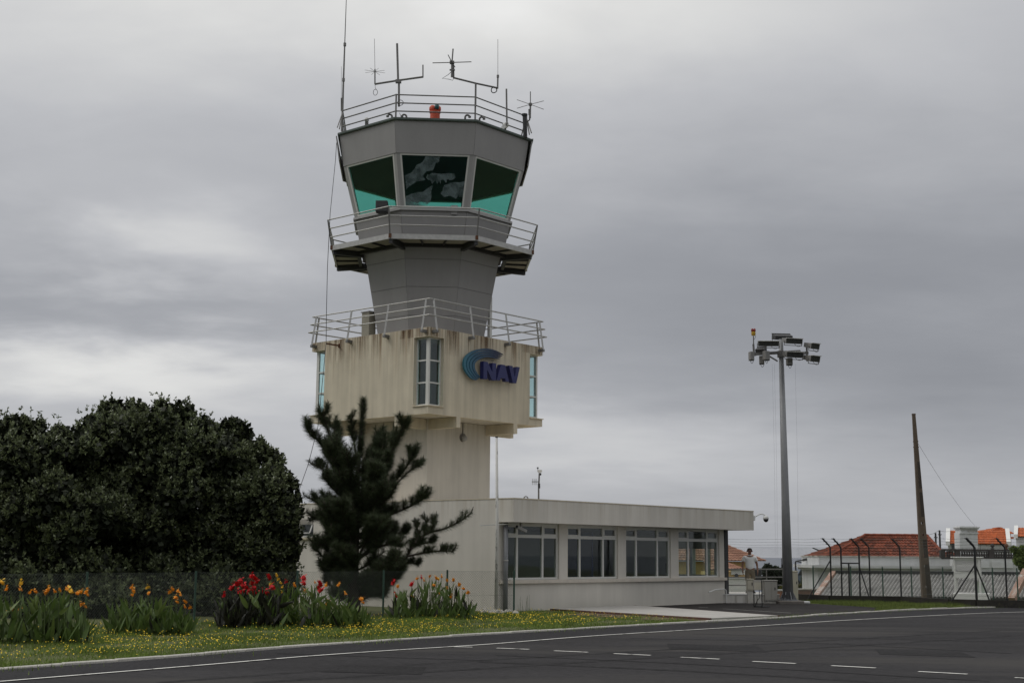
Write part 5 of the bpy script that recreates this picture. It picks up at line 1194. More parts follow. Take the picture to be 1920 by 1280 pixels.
    flood(1420,1461,637,650.5,-.5,-.05,'wide floodlight left of the mast top')
    flood(1467.5,1506,632,646,-.35,.25,'upper wide floodlight just right of the mast top')
    flood(1510,1539.5,641,656,-.4,.55,'upper floodlight at the far right end of the cluster')
    flood(1468.5,1508,657,672,-.6,.25,'lower wide floodlight just right of the mast')
    flood(1509,1540.5,664,680,-.6,.55,'lower floodlight at the far right end of the cluster')
    flood(1447,1485,625,639,.55,math.pi+.1,'topmost floodlight facing away behind the mast',front=False)
    flood(1415,1440,650,662,.4,math.pi-.4,'small floodlight facing away behind the left arm',front=False)
    for x0,x1,y0,y1,dd,yaw,lab in ((1404,1413.5,659,675,-.5,.3,'small grey box hanging at the left end of the lamp arm'),(1422.5,1434,667,682,-.2,-.2,'low dark box hanging under the left lamp arm'),(1430,1443,658,675,-.55,.5,'square grey box beside the left lamp arm'),(1474,1486,671,684,-.3,.2,'grey box hanging under the right lamp arm')):
        Dm=D+dd; c=at((x0+x1)/2,(y0+y1)/2,Dm); s=Dm/F; bxo=thing('ballast_box',c-EZ*(y1-y0)*s/2,lab,'box','ballast boxes on the mast')
        ax=(V(math.cos(yaw),math.sin(yaw),0),V(-math.sin(yaw),math.cos(yaw),0),EZ)
        MB().box(c,((x1-x0)*s*.85,.2,(y1-y0)*s),ax,bev=.015).build('case',m_lampb,bxo); MB().box(c-EZ*((y1-y0)*s/2+.012),((x1-x0)*s*.8,.18,.022),ax).build('gland_plate',m_dark,bxo)
        P=[c-EZ*((y1-y0)*s/2+.02)+ax[0]*(-.05+.02*k)-EZ*.11*math.sin(math.pi*k/7) for k in range(8)]; MB().tube(P,.009,5).build('lead',m_black,bxo)
    # red obstruction light
    q=at(1413,650,D-.5); r=thing('obstruction_light',q,'red twin obstruction light on a yellow base above the left lamp arm','lamp')
    MB().tube([q,at(1412.7,630,D-.5)],.022,8).build('stem',m_galvd,r); z=at(1412.7,629,D-.5)
    MB().lathe(z,[(.07,0),(.085,.04),(.085,.13),(.06,.15)],12).build('yellow_base',mat('signal_yellow',(.42,.26,.02),.5,.1,5),r)
    mr=mat('red_lens',(.22,.008,.008),.3,.1,5,spec=.6)
    for s_ in (-.042,.042): MB().lathe(z+V(s_,-.01 if s_>0 else 0,.15),[(.042,0),(.05,.03),(.046,.1),(.02,.13)],10).build('red_lens',mr,r,smooth=True)
    MB().tube([z+V(.05,0,.02),z+V(.09,0,-.03),z+V(.05,0,-.12),z+V(.01,0,-.14)],.008,5).build('lead',m_black,r)
    for x in (1448,1452,1491): 
        P=[at(x,682,D+.2)]; e=at(x+(1466 if x<1470 else 1487)*0+6,1040,D+.1); MB().tube([P[0],P[0].lerp(e,.5)+V(.02,0,0),e],.0025,4).build('halyard',m_galvd,t)
build_mast()

def cabinet(name,label,x0,x1,y0,y1,D,dep,m,doors=1,plinth=.08,base=None):
    s=D/F; c=at((x0+x1)/2,y1,D); z0=c.z; H=(y1-y0)*s; W=(x1-x0)*s
    t=thing(name,V(c.x,D,z0 if base is None else base),label,'cabinet')
    MB().box((c.x,D+dep/2,z0+H/2),(W,dep,H),None,bev=.012).build('case',m,t); MB().box((c.x,D+dep/2,z0+H+.02),(W+.05,dep+.05,.04),None,bev=.012).build('lid',m,t)
    for i in range(doors):
        w=W/doors; MB().box((c.x-W/2+w*(i+.5),D-.008,z0+H*.5),(w-.04,.014,H-.1),None).build('door',m,t)
    MB().box((c.x+W*.3,D-.022,z0+H*.62),(.03,.02,.1)).build('handle',m_dark,t)
    if base is not None and z0>base: MB().box((c.x,D+dep/2,(z0+base)/2),(W*.9,dep*.8,z0-base),None).build('plinth',m_kerb,t)
def build_right_yard():
    cabinet('electrical_cabinet','tall narrow beige cabinet directly behind the mast',1484,1497,1073,1125,55.2,.5,m_cab,base=0)
    cabinet('electrical_cabinet','wide grey double-door cabinet left of the mast foot',1434,1458,1090,1126,53.0,.45,m_cabg,2,base=0)
    # small panel on a black stand
    A=gr(1414,1137.5);B_=gr(1429,1138.5); t=thing('panel_stand',(A+B_)/2,'small grey panel box on a black pipe stand in front of the person','box')
    zt=at(1414,1087,A.y).z
    for P in (A,B_): MB().tube([P,V(P.x,P.y,zt)],.018,8).build('leg',m_black,t)
    MB().tube([A+EZ*.03,B_+EZ*.03],.018,8).build('foot_bar',m_black,t); MB().tube([B_+EZ*.03,B_+V(.35,.5,.03)],.018,8).build('foot_bar',m_black,t); MB().tube([A+EZ*.03,A+V(.35,.5,.03)],.018,8).build('foot_bar',m_black,t)
    z0=at(1414,1105.5,A.y).z; c=(A+B_)/2; MB().box((c.x,c.y,(z0+zt)/2),(.31,.12,zt-z0),None,bev=.01).build('panel_box',m_cabg,t); MB().box((c.x,c.y-.065,(z0+zt)/2-.03),(.27,.012,(zt-z0)*.75)).build('panel_door',m_cab,t)
    cc=at(1404,1098,54.0); 
    MB().tube([V(c.x+.05,c.y,z0),V(c.x+.06,c.y,z0-.25),V(c.x-.02,c.y,.25),V(c.x-.10,c.y+.05,.02)],.012,6).build('cable',m_black,t)
    cabinet('meter_box','low beige meter box hiding the legs of the standing person',1401.5,1412.5,1087,1107,53.0,.3,m_cab,base=0)
    # white platform
    a=at(1352,1131,52.9); b=at(1462,1131,53.2); pz=.31
    P=thing('white_platform',V((a.x+b.x)/2,53.4,0),'low white concrete platform the person stands on','platform')
    MB().prism([V(a.x,53.0,-.05),V(b.x,53.2,-.05),V(b.x+.6,57.3,-.05),V(a.x+.4,57.3,-.05)],(0,0,pz+.05)).build('platform_slab',mat('platform_white',(.60,.58,.54),.8,.1,2,streak=.15,dirt=((.3,.25,.2),.62,1.6)),P)
    for x in (1381,1400,1420,1440): 
        q=at(x,1122,52.98); MB().box((q.x,53.02-.0,.14),(.02,.06,.27)).build('panel_joint',m_kerb,P)
    MB().prism([V(a.x,52.97,pz),V(b.x,53.17,pz),V(b.x,53.5,pz),V(a.x,53.3,pz)],(0,0,.03)).build('coping',m_whitep,P)
    # galvanised railing
    R=thing('steel_railing',at(1400,1110,55.6),'galvanised three-rail railing behind the standing person','railing'); R.location.z=pz
    for y in (1066.5,1081.5,1096.5): MB().tube([at(1352,y,55.6),at(1476,y,55.9)],.022,8).build('rail',m_galvd,R)
    for x in (1364,1437,1474): q=at(x,1066,55.7); MB().tube([V(q.x,q.y,pz),q],.022,8).build('post',m_galvd,R)
build_right_yard()

# ------------------------------------------------------------------ security fence on the right
def build_security_fence():
    FP=[(1352,57.2),(1495,56.6),(1556,54.6),(1622,54.3),(1690,54.0),(1780,51.2),(1830,50.6),(1888,50.4),(1940,50.2)]
    G=[V((x-960-0)/F*D*1.0,D,0) for x,D in FP]
    G=[V(at(x,1118,D).x,D,0) for x,D in FP]
    root=thing('security_fence',G[1],'dark security fence with cranked posts and barbed wire on the right','fence')
    # low dark wall is a thing of its own
    wall=thing('low_wall',G[4],'low blackened concrete wall under the security fence','wall'); mw=mat('blackened_concrete',(.035,.032,.028),.95,.3,2,fine=.3,bscale=20,dirt=((.06,.055,.035),.6,3))
    for a,b in zip(G[1:],G[2:]):
        d=(b-a).normalized(); MB().beam(a+EZ*.1,b+EZ*.1,.16,.34).build('wall_section',mw,wall)
    vs=[];fs=[]
    for a,b in zip(G,G[1:]): mesh_wires(vs,fs,a,b,.27,2.12,.085,.0022)
    mb=MB(); mb.v=vs; mb.f=fs; mb.build('wire_mesh',m_wire,root,fixn=False,kind='stuff')
    h=2.13; arm=V(-.30,-.05,.33)
    for z in (2.12,1.2,.4): MB().tube([g+EZ*z for g in G],.004,4).build('line_wire',m_wire,root)
    for k in (.33,.66,1.0):
        pts=[]
        for a,b in zip(G,G[1:]): pts+=[a+EZ*h+arm*k,(a+b)/2+EZ*(h-.03)+arm*k]
        pts.append(G[-1]+EZ*h+arm*k); MB().tube(pts,.0045,4).build('barbed_wire',m_wire,root)
        bb=MB()
        for a,b in zip(pts,pts[1:]):
            L=(b-a).length; n=int(L/.16)
            for i in range(n): p=a.lerp(b,i/n); d=V(random.uniform(-1,1),random.uniform(-1,1),random.uniform(-1,1)).normalized()*.022; bb.tube([p-d,p+d],.0035,3)
        bb.build('barbs',m_wire,root,kind='stuff')
    def post(x,D,arm_=True,lean=0,r=.033,top=None):
        g=V(at(x,1118,D).x,D,.18); hh=top or h; P=[g,g+EZ*(hh-.18)]
        if arm_: P+=[g+EZ*(h-.16)+arm*.25,g+EZ*(h-.18)+arm*1.04]
        o=MB().tube(P,r,8).build('cranked_post' if arm_ else 'fence_post',m_black,root)
        if arm_:
            for k in (.33,.66,1.0):
                q=g+EZ*(h-.18)+arm*k; MB().box(q,(.16,.03,.022)).build('wire_clip',m_black,o)
        return g
    g=post(1559,54.6); MB().tube([g+EZ*1.45,V(g.x-.95,g.y-.1,.12)],.024,6).build('stay',m_black,root)
    post(1579,54.5); post(1613,54.3); post(1632,54.3,r=.03); 
    gg=post(1593,54.45,False,top=1.5)
    a=V(at(1577,1118,54.5).x,54.5,1.52); b=V(at(1612,1118,54.3).x,54.3,1.52); MB().tube([a,b],.028,6).build('gate_bar',m_black,root)
    g=V(at(1612,1118,54.3).x,54.3,0); MB().tube([g+EZ*1.45,V(at(1630,1118,54.2).x,54.2,.2)],.022,6).build('stay',m_black,root)
    post(1690,54.0,True,r=.032)
    g=post(1831,50.6,r=.045); MB().tube([g+EZ*1.35,V(at(1784,1122,50.9).x,50.9,.2)],.026,6).build('stay',m_black,root); MB().tube([g+EZ*1.35,V(at(1856,1122,50.5).x,50.5,.2)],.026,6).build('stay',m_black,root)
    post(1888,50.4)
    # lower green fence behind
    G2=[V(at(x,1100,60).x,D,0) for x,D in ((1530,60.5),(1600,60.4),(1659,60.3),(1712,60.2),(1770,60.1),(1862,60.0),(1908,60),(1960,60))]
    r2=fence('green_fence','low green chain link fence behind the security fence, before the corrugated roof',G2,1.32,.02,.09,m_greenp,.002,lines=(.7,),post_r=.03)
build_security_fence()

def build_concrete_pole():
    D=58.0; b=at(1738,1118,D); b.z=-.1; top=at(1713,775,D); t=thing('concrete_pole',V(b.x,D,0),'leaning brown concrete utility pole with holes near its foot','pole')
    mp=mat('brown_concrete',(.13,.10,.075),.9,.2,2,streak=.2,sscale=(5,5,.3),dirt=((.07,.065,.045),.58,1.5))
    w0,w1=.40,.13; dv=(top-b); L=dv.length; dz=dv/L; ex=(V(1,0,0)-dz*dz.x).normalized(); ey=dz.cross(ex)
    holes=[975,996,1033,1052,1089]
    zs=[]
    # pole as two side webs and rungs between, so that the holes are real
    hz=sorted([(1118-y)/(1118-775) for y in holes])
    def W(f): return w0+(w1-w0)*f
    def P(f,a,c): return b+dv*f+ex*a*W(f)/2+ey*c*W(f)*.32
    mb=MB()
    for s0,s1 in ((-1,-.22),(.22,1)):
        mb.hexa([P(0,s0,-1),P(0,s1,-1),P(0,s1,1),P(0,s0,1)],[P(1,s0,-1),P(1,s1,-1),P(1,s1,1),P(1,s0,1)])
    cuts=[0]
    for f in hz: cuts+=[f-.0052,f+.0052]
    cuts.append(.999)
    for f0,f1 in zip(cuts[::2],cuts[1::2]): mb.hexa([P(f0,-.22,-.985),P(f0,.22,-.985),P(f0,.22,.985),P(f0,-.22,.985)],[P(f1,-.22,-.985),P(f1,.22,-.985),P(f1,.22,.985),P(f1,-.22,.985)])
    mb.build('pole_shaft',mp,t)
    md=mat('recess_shade',(.06,.05,.042),.9)  # recesses have no depth: their shade is put into dark strips
    for f0,f1 in ((.02,.20),(.235,.33),(.45,.58),(.60,.74)):
        m=MB(); m.hexa([P(f0,-.12,-1.02),P(f0,.9,-1.02),P(f0,.9,-1.0),P(f0,-.12,-1.0)],[P(f1,-.12,-1.02),P(f1,.9,-1.02),P(f1,.9,-1.0),P(f1,-.12,-1.0)]); m.build('recess_shade_strip',md,t)
    for f in (.82,.85,.995): MB().tube([P(f,-1.3,0),P(f,1.35,0)],.02,6).build('bolt',m_rust,t)
    q=at(1716,822,D); e=at(1828,985,84); MB().tube([q.lerp(e,i/12)-EZ*.9*(i/12)*(1-i/12) for i in range(13)],.006,4).build('service_wire',m_black,label='thin service wire from the concrete pole to the white chimney',cat='wire')
build_concrete_pole()

def build_screen():
    D=56.8; s=D/F; t=thing('weather_screen',V(at(1818,1121,D).x,D,0),'white louvred weather instrument screen on legs and plinth','weather screen')
    def X(x): return at(x,1080,D).x
    def Z(y): return at(1815,y,D).z
    x0,x1=X(1790),X(1838); y0,y1=D-.1,D+.95
    z0,z1=Z(1083),Z(1046); cxm=(x0+x1)/2
    for a,b_ in ((x0,y0),(x1,y0),(x0,y1),(x1,y1)): MB().box((a+(.04 if a==x0 else -.04),b_,(z0+Z(1114))/2),(.08,.08,z0-Z(1114)),None,bev=.008).build('leg',m_whitep,t)
    fr=MB()
    for a in (x0,x1):
        for b_ in (y0,y1): fr.box((a+(.04 if a==x0 else -.04),b_,(z0+z1)/2),(.08,.08,z1-z0))
    for z,hh in ((z0+.12,.24),(z1-.04,.08)):
        for b_ in (y0,y1): fr.box((cxm,b_,z),(x1-x0-.161,.07,hh))
        for a in (x0+.04,x1-.04): fr.box((a,(y0+y1)/2,z),(.07,y1-y0-.081,hh))
    fr.build('cabin_frame',m_whitep,t)
    lv=MB(); n=9
    for i in range(n):
        z=z0+.27+(z1-z0-.36)*(i+.5)/n
        lv.hexa([V(x0+.08,y0-.02,z-.03),V(x1-.08,y0-.02,z-.03),V(x1-.08,y0-.01,z-.035),V(x0+.08,y0-.01,z-.035)],[V(x0+.08,y0+.03,z+.03),V(x1-.08,y0+.03,z+.03),V(x1-.08,y0+.04,z+.025),V(x0+.08,y0+.04,z+.025)])
        lv.hexa([V(x1-.02,y0+.05,z-.03),V(x1-.02,y1-.05,z-.03),V(x1-.03,y1-.05,z-.035),V(x1-.03,y0+.05,z-.035)],[V(x1-.07,y0+.05,z+.03),V(x1-.07,y1-.05,z+.03),V(x1-.08,y1-.05,z+.025),V(x1-.08,y0+.05,z+.025)])
    lv.build('louvres',m_whitep,t)
    MB().box((cxm,(y0+y1)/2,(z0+z1)/2+.05),(x1-x0-.24,y1-y0-.2,z1-z0-.3)).build('inner_box',m_whitep,t)
    MB().box((cxm,(y0+y1)/2,z1+.035),(x1-x0+.2,y1-y0+.2,.05),None,bev=.01).build('roof_board',m_whitep,t)
    MB().box((cxm,y0-.045,z0+.30),(x1-x0-.16,.02,.02)).build('hinge_bar',m_galvd,t)
    MB().box((cxm+.12,(y0+y1)/2,(Z(1113.5)+Z(1123))/2),(x1-x0+.35,y1-y0+.2,Z(1113.5)-Z(1123)+.1),None,bev=.02).build('plinth',m_whitep,t)
    MB().box((X(1837),y0+.5,(Z(1090)+Z(1113))/2),(.3,.25,Z(1090)-Z(1113)),None,bev=.02).build('step_block',mat('pale_green_paint',(.50,.56,.48),.7),t)
    t.rotation_euler=(0,0,-.36)
build_screen()
# ------------------------------------------------------------------ houses behind
m_tileR=mat('old_red_tile',(.17,.045,.022),.85,.3,1.2,fine=.35,bscale=6,island=.5,dirt=((.09,.045,.03),.56,1.5))
m_tileO=mat('orange_tile',(.46,.125,.04),.8,.15,1,island=.15)
m_tileB=mat('brown_tile',(.30,.16,.11),.85,.25,1.2,island=.25)
m_hwhite=mat('house_white',(.62,.63,.63),.85,.06,.8,streak=.12)
m_hyel=mat('house_yellow',(.60,.42,.19),.85,.06,.8,streak=.08)
m_corr=mat('fibre_cement',(.34,.335,.32),.9,.2,1.2,fine=.15,bscale=10,dirt=((.11,.11,.10),.58,.8))
def tile_slope(mb,a,b,c,d,nu,nv,amp):
    """pantile slope: eave a->b, ridge d->c; courses stepped, rolls across"""
    a,b,c,d=map(Vector,(a,b,c,d)); n=(b-a).cross(d-a).normalized()
    if n.z<0: n=-n
    for j in range(nv):
        t0,t1=j/nv,(j+1)/nv
        for i in range(nu):
            def P(u,t,h): 
                e0=a.lerp(b,u); e1=d.lerp(c,u); return e0.lerp(e1,t)+n*h
            u0=i/nu;u1=(i+1)/nu
            rows=[]
            for t,h in ((t0,amp*.9),(t1,0.0)):
                rows+= [P(u0,t,h),P(u0+(u1-u0)*.3,t,h+amp),P(u0+(u1-u0)*.6,t,h+amp*.15),P(u1,t,h)]
            front=[P(u0,t0,-.01),P(u0+(u1-u0)*.3,t0,-.01),P(u0+(u1-u0)*.6,t0,-.01),P(u1,t0,-.01)]
            k=len(mb.v); mb.v+=rows+front
            for q in range(3): mb.f.append((k+q,k+q+1,k+q+5,k+q+4)); mb.f.append((k+8+q,k+9+q,k+q+1,k+q))
def house_red():
    D=80.0; s=D/F
    def Q(x,y,d=D): return at(x,y,d)
    g=terr(0,D); c=Q(1660,1043); R=thing('white_house',V(c.x,D,g),'white house with old red hipped tile roof behind the corrugated roof','house')
    ez=Q(1660,1044).z; rz=Q(1670,1004,D+3.2).z
    xl,xr=Q(1554,1044).x,Q(1772,1044).x; yf,yb=D-.2,D+6.8
    rl=V(Q(1622,1004,D+3.2).x,D+3.2,rz); rr=V(Q(1738,1004,D+3.2).x,D+3.2,rz)
    fl,frr,bl,br=V(xl,yf,ez),V(xr,yf,ez),V(xl,yb,ez),V(xr,yb,ez)
    mb=MB(); tile_slope(mb,fl,frr,rr,rl,27,8,.05); mb.build('roof_front',m_tileR,R,fixn=False)
    mb=MB(); tile_slope(mb,frr,br,rr,rr+V(.01,0,0)*0,18,8,.05); mb.build('roof_hip',m_tileR,R,fixn=False)
    mb=MB(); tile_slope(mb,bl,fl,rl,rl,18,8,.05); mb.build('roof_hip',m_tileR,R,fixn=False)
    mb=MB(); mb.add([bl,br,rr,rl],[(0,1,2,3)]); mb.build('roof_back',m_tileR,R)
    for a,b in ((rl,rr),(rl,fl),(rr,frr)):
        L=(b-a).length; n=max(3,int(L/.42)); 
        for i in range(n):
            p=a.lerp(b,i/n)+EZ*.04; q=a.lerp(b,(i+1)/n)+EZ*.04; MB().tube([p,p.lerp(q,.96)],[.10,.085],6).build('ridge_tile',m_tileR,R)
    MB().box(((xl+xr)/2,D+3.3,(g+ez)/2-.1),(xr-xl-.7,6.4,ez-g-.25)).build('wall',m_hwhite,R)
    # parapet block in front, with cornice
    Dp=75.0; pa=thing('white_parapet_building',V(Q(1660,1060,Dp).x,Dp,terr(0,Dp)),'long low white flat-roofed building with a cornice in front of the red roof','building')
    x0=Q(1535,1050,Dp).x; x1=Q(1802,1050,Dp).x; z1=Q(1660,1044,Dp).z; zc=Q(1660,1060,Dp).z; g2=terr(0,Dp)
    MB().box(((x0+x1)/2,Dp+2.2,(zc+z1)/2),(x1-x0,4.4,z1-zc)).build('parapet',m_hwhite,pa)
    MB().box(((x0+x1)/2,Dp+2.1,zc-.06),(x1-x0+.9,5.0,.16)).build('cornice',m_hwhite,pa); MB().box(((x0+x1)/2,Dp+2.2,zc-.2),(x1-x0+.4,4.6,.12)).build('cornice_step',m_hwhite,pa)
    MB().box(((x0+x1)/2,Dp+2.3,(g2+zc-.26)/2),(x1-x0,4.2,zc-.26-g2)).build('wall',m_hwhite,pa)
    MB().box(((x0+x1)/2,Dp+2.2,z1+.03),(x1-x0+.1,4.5,.06)).build('coping',m_kerb,pa)
    # continuing block under the terrace
    x2=Q(1935,1060,73).x; x1b=Q(1803,1060,73).x
    tb=thing('terrace_building',V((x1b+x2)/2,73,terr(0,73)),'pale grey building carrying the terrace with dark balustrade','building')
    zt=Q(1850,1047,73).z; MB().box(((x1b+x2)/2,75.2,(terr(0,73)+zt)/2),(x2-x1b,4.4,zt-terr(0,73))).build('wall',m_hwhite,tb)
    for xa,xb in ((1840,1855),(1861,1899)):
        a=Q(xa,1062,72.97);b=Q(xb,1062,72.97); MB().box(((a.x+b.x)/2,72.98,Q(1850,1058,73).z),(b.x-a.x,.05,Q(1850,1053,73).z-Q(1850,1065,73).z)).build('wall_panel',mat('panel_pale',(.70,.71,.72),.8),tb)
    # balustrade
    ba=thing('balustrade',Q(1840,1048,74),'dark weathered balustrade with turned balusters on the terrace','balustrade')
    md=mat('dark_balustrade',(.055,.048,.045),.9,.2,4); zt0=Q(1840,1048,74).z; zt1=Q(1840,1029,74).z
    xa,xb=Q(1766,1040,74).x,Q(1912,1040,74).x
    MB().box(((xa+xb)/2,74,zt1-.045),(xb-xa,.26,.10),None,bev=.015).build('top_rail',md,ba); MB().box(((xa+xb)/2,74,zt0+.04),(xb-xa,.24,.09)).build('bottom_rail',md,ba)
    for px in (1767,1795,1858,1911): q=Q(px,1040,74); MB().box((q.x,74,(zt0+zt1)/2-.0),(.26,.25,zt1-zt0-.105),None,bev=.01).build('pier',md,ba)
    src=None; H=zt1-zt0-.19; px=1772.
    while px<1906:
        if min(abs(px-p) for p in (1767,1795,1858,1911))>5:
            q=Q(px,1040,74); p=V(q.x,74,zt0+.086)
            if src is None: src=MB().lathe(p,[(.07,0),(.07,.05),(.04,.08),(.085,H*.3),(.05,H*.6),(.035,H*.8),(.07,H-.06),(.07,H)],8).build('baluster',md,ba); p0=p.copy()
            else:
                o=instance(src,ba,loc=p-p0,name='baluster')
        px+=4.6
    for px in (1861,1887): q=Q(px,1030,74); MB().lathe((q.x,74,zt1+.005),[(.07,0),(.09,.03),(.04,.07),(.10,.15),(.11,.22),(.07,.29),(.01,.31)],12).build('ball_finial',m_rust if px>1870 else md,ba)
    # small lower tiled roof right of the hip
    mb=MB(); a=Q(1738,1047,78);b=Q(1800,1047,78);c_=Q(1776,1034,80); tile_slope(mb,a,b,c_+V(.3,0,0),c_-V(.6,0,0),10,4,.05); mb.build('lower_roof',m_tileR,R,fixn=False)
    # ornate chimney block
    Dc=84; ch=thing('chimney_tower',V(Q(1816,1040,Dc).x,Dc,terr(0,Dc)),'white chimney-like tower with stepped cornice among the orange roofs','chimney')
    def cb(nm,xa,xb,ya,yb,d=1.0,m=m_hwhite):
        A=Q(xa,yb,Dc);B_=Q(xb,ya,Dc); MB().box(((A.x+B_.x)/2,Dc+.5,(A.z+B_.z)/2),(B_.x-A.x,d,B_.z-A.z)).build(nm,m,ch)
    cb('shaft',1801,1833,1000.2,1050,1.0); cb('neck_moulding',1799.5,1834.5,998.2,1000,1.1); cb('frieze',1801,1833,991.6,998,.98)
    cb('cornice_lower',1799,1834.5,989.4,991.4,1.15); cb('cornice_upper',1797.5,1836,987.6,989.2,1.3); cb('cap',1800,1832,986,987.4,1.0)
    for i in range(7): 
        x=1815+i*2.6; A=Q(x,996.8,Dc); MB().box((A.x,Dc-.002,A.z+.06),(.035,.03,.12)).build('flute',m_kerb,ch)
house_red()

def corrugated():
    D0,D1=61.5,68.5
    def P(x,y,D): return at(x,y,D)
    a=P(1537,1118,D0); b=P(1990,1118,D0); dirv=V(2.15*math.sin(.60),2.15*math.cos(.60),0); D1=D0+dirv.y; z0=a.z; z1=P(1560,1073,D1).z
    up=V(dirv.x,dirv.y,0); W=b.x-a.x; pitch=.16; n=int(W/pitch)
    R=thing('corrugated_roof',V(a.x+W/2,D0,terr(0,D0)),'grey corrugated fibre-cement shed roof sloping up behind the fences','roof')
    # four rows of overlapping sheets
    rows=3
    for r in range(rows):
        mb=MB(); t0=r/rows; t1=min(1,(r+1)/rows+.03); vs=[];fs=[]; k=n*8
        for t,lift in ((t0,.02),(t1,0)):
            for i in range(k+1):
                x=a.x+W*i/k; h=.10*abs(math.sin(math.pi*i/8))**.7-.05; vs.append(V(x+up.x*t,D0+up.y*t,z0+(z1-z0)*t+h+lift))
        fs=[(i,i+1,k+2+i,k+1+i) for i in range(k)]; mb.add(vs,fs); mb.build('sheet_row',m_corr,R,fixn=False)
    c=V(a.x+up.x,D0+up.y,z1); MB().beam(c+V(-.1,.05,.05),c+V(W,.05,.05),.4,.1).build('ridge_flashing',m_dark,R)
    # pinkish verge on the left and its far twin on the right
    mv=mat('verge_render',(.42,.27,.21),.85,.15,2,dirt=((.55,.50,.45),.5,2)); 
    for off in (-.16,):
        e=V(off,0,.03); MB().beam(a+e,c+e,.24,.12).build('verge',mv,R)
    q=P(1899,1118,60.7); MB().beam(V(q.x,60.8,.0),V(q.x+1.0,61.6,1.25),.32,.2).build('verge',mv,R)
    # walls under it
    MB().box((a.x+W/2+1.5,D1+.6,(z1+terr(0,D1))/2-.15),(W-1,.3,z1-terr(0,D1)-.3)).build('rear_wall',m_hwhite,R)
    MB().box((a.x+W/2,D0+.4,(z0+terr(0,D0))/2-.2),(W-.4,.25,max(.2,z0-terr(0,D0))+.1)).build('front_wall',m_hwhite,R)
corrugated()

def gable(name,label,x0,x1,ye,yr,D,depth,wallm,tilem,base,nu,cat='house',over=.25,parap=False):
    """house with its eave facing us: eave row ye, ridge row yr (photo rows) at distance D; its depth runs straight away from us"""
    A=at(x0,ye,D);B_=at(x1,ye,D); c=(A+B_)/2; k=V(c.x/D,1,0).normalized()*depth
    e=V(k.y,-k.x,0).normalized(); w=(B_.x-A.x)/2; A=V(c.x,c.y,A.z)-e*w; B_=V(c.x,c.y,A.z)+e*w
    rz=at((x0+x1)/2,yr,D+depth/2).z
    R=thing(name,V(c.x,D,base),label,cat)
    def up(p,z): return V(p.x,p.y,z)
    r=[up(A+k*.5,rz),up(B_+k*.5,rz)]; ov=k.normalized()*over
    mb=MB(); tile_slope(mb,A-ov,B_-ov,r[1],r[0],nu,6,.05); mb.build('roof_slope',tilem,R,fixn=False)
    mb=MB(); mb.add([A+k,B_+k,r[1],r[0]],[(0,1,2,3)]); mb.build('roof_slope',tilem,R)
    W=MB(); zz=A.z-.06; q=[A,B_,B_+k,A+k]
    W.hexa([up(p,base) for p in q],[up(p,zz) for p in q])
    for p,s in ((A,1),(B_,-1)): W.prism([up(p,zz+.002),up(p+k,zz+.002),up(p+k*.5,rz-.1)],e*.2*s)
    W.build('wall',wallm,R)
    if parap:
        for p in (A,B_):
            o=p-e*.17; P=MB(); P.prism([up(o-ov*1.4,A.z-.15),up(o-ov*1.4,A.z+.2),up(o+k*.5,rz+.22),up(o+k,A.z+.2),up(o+k,A.z-.15),up(o+k*.5,rz-.1)],e*.34); P.build('gable_parapet',m_whitep,R)
    return R
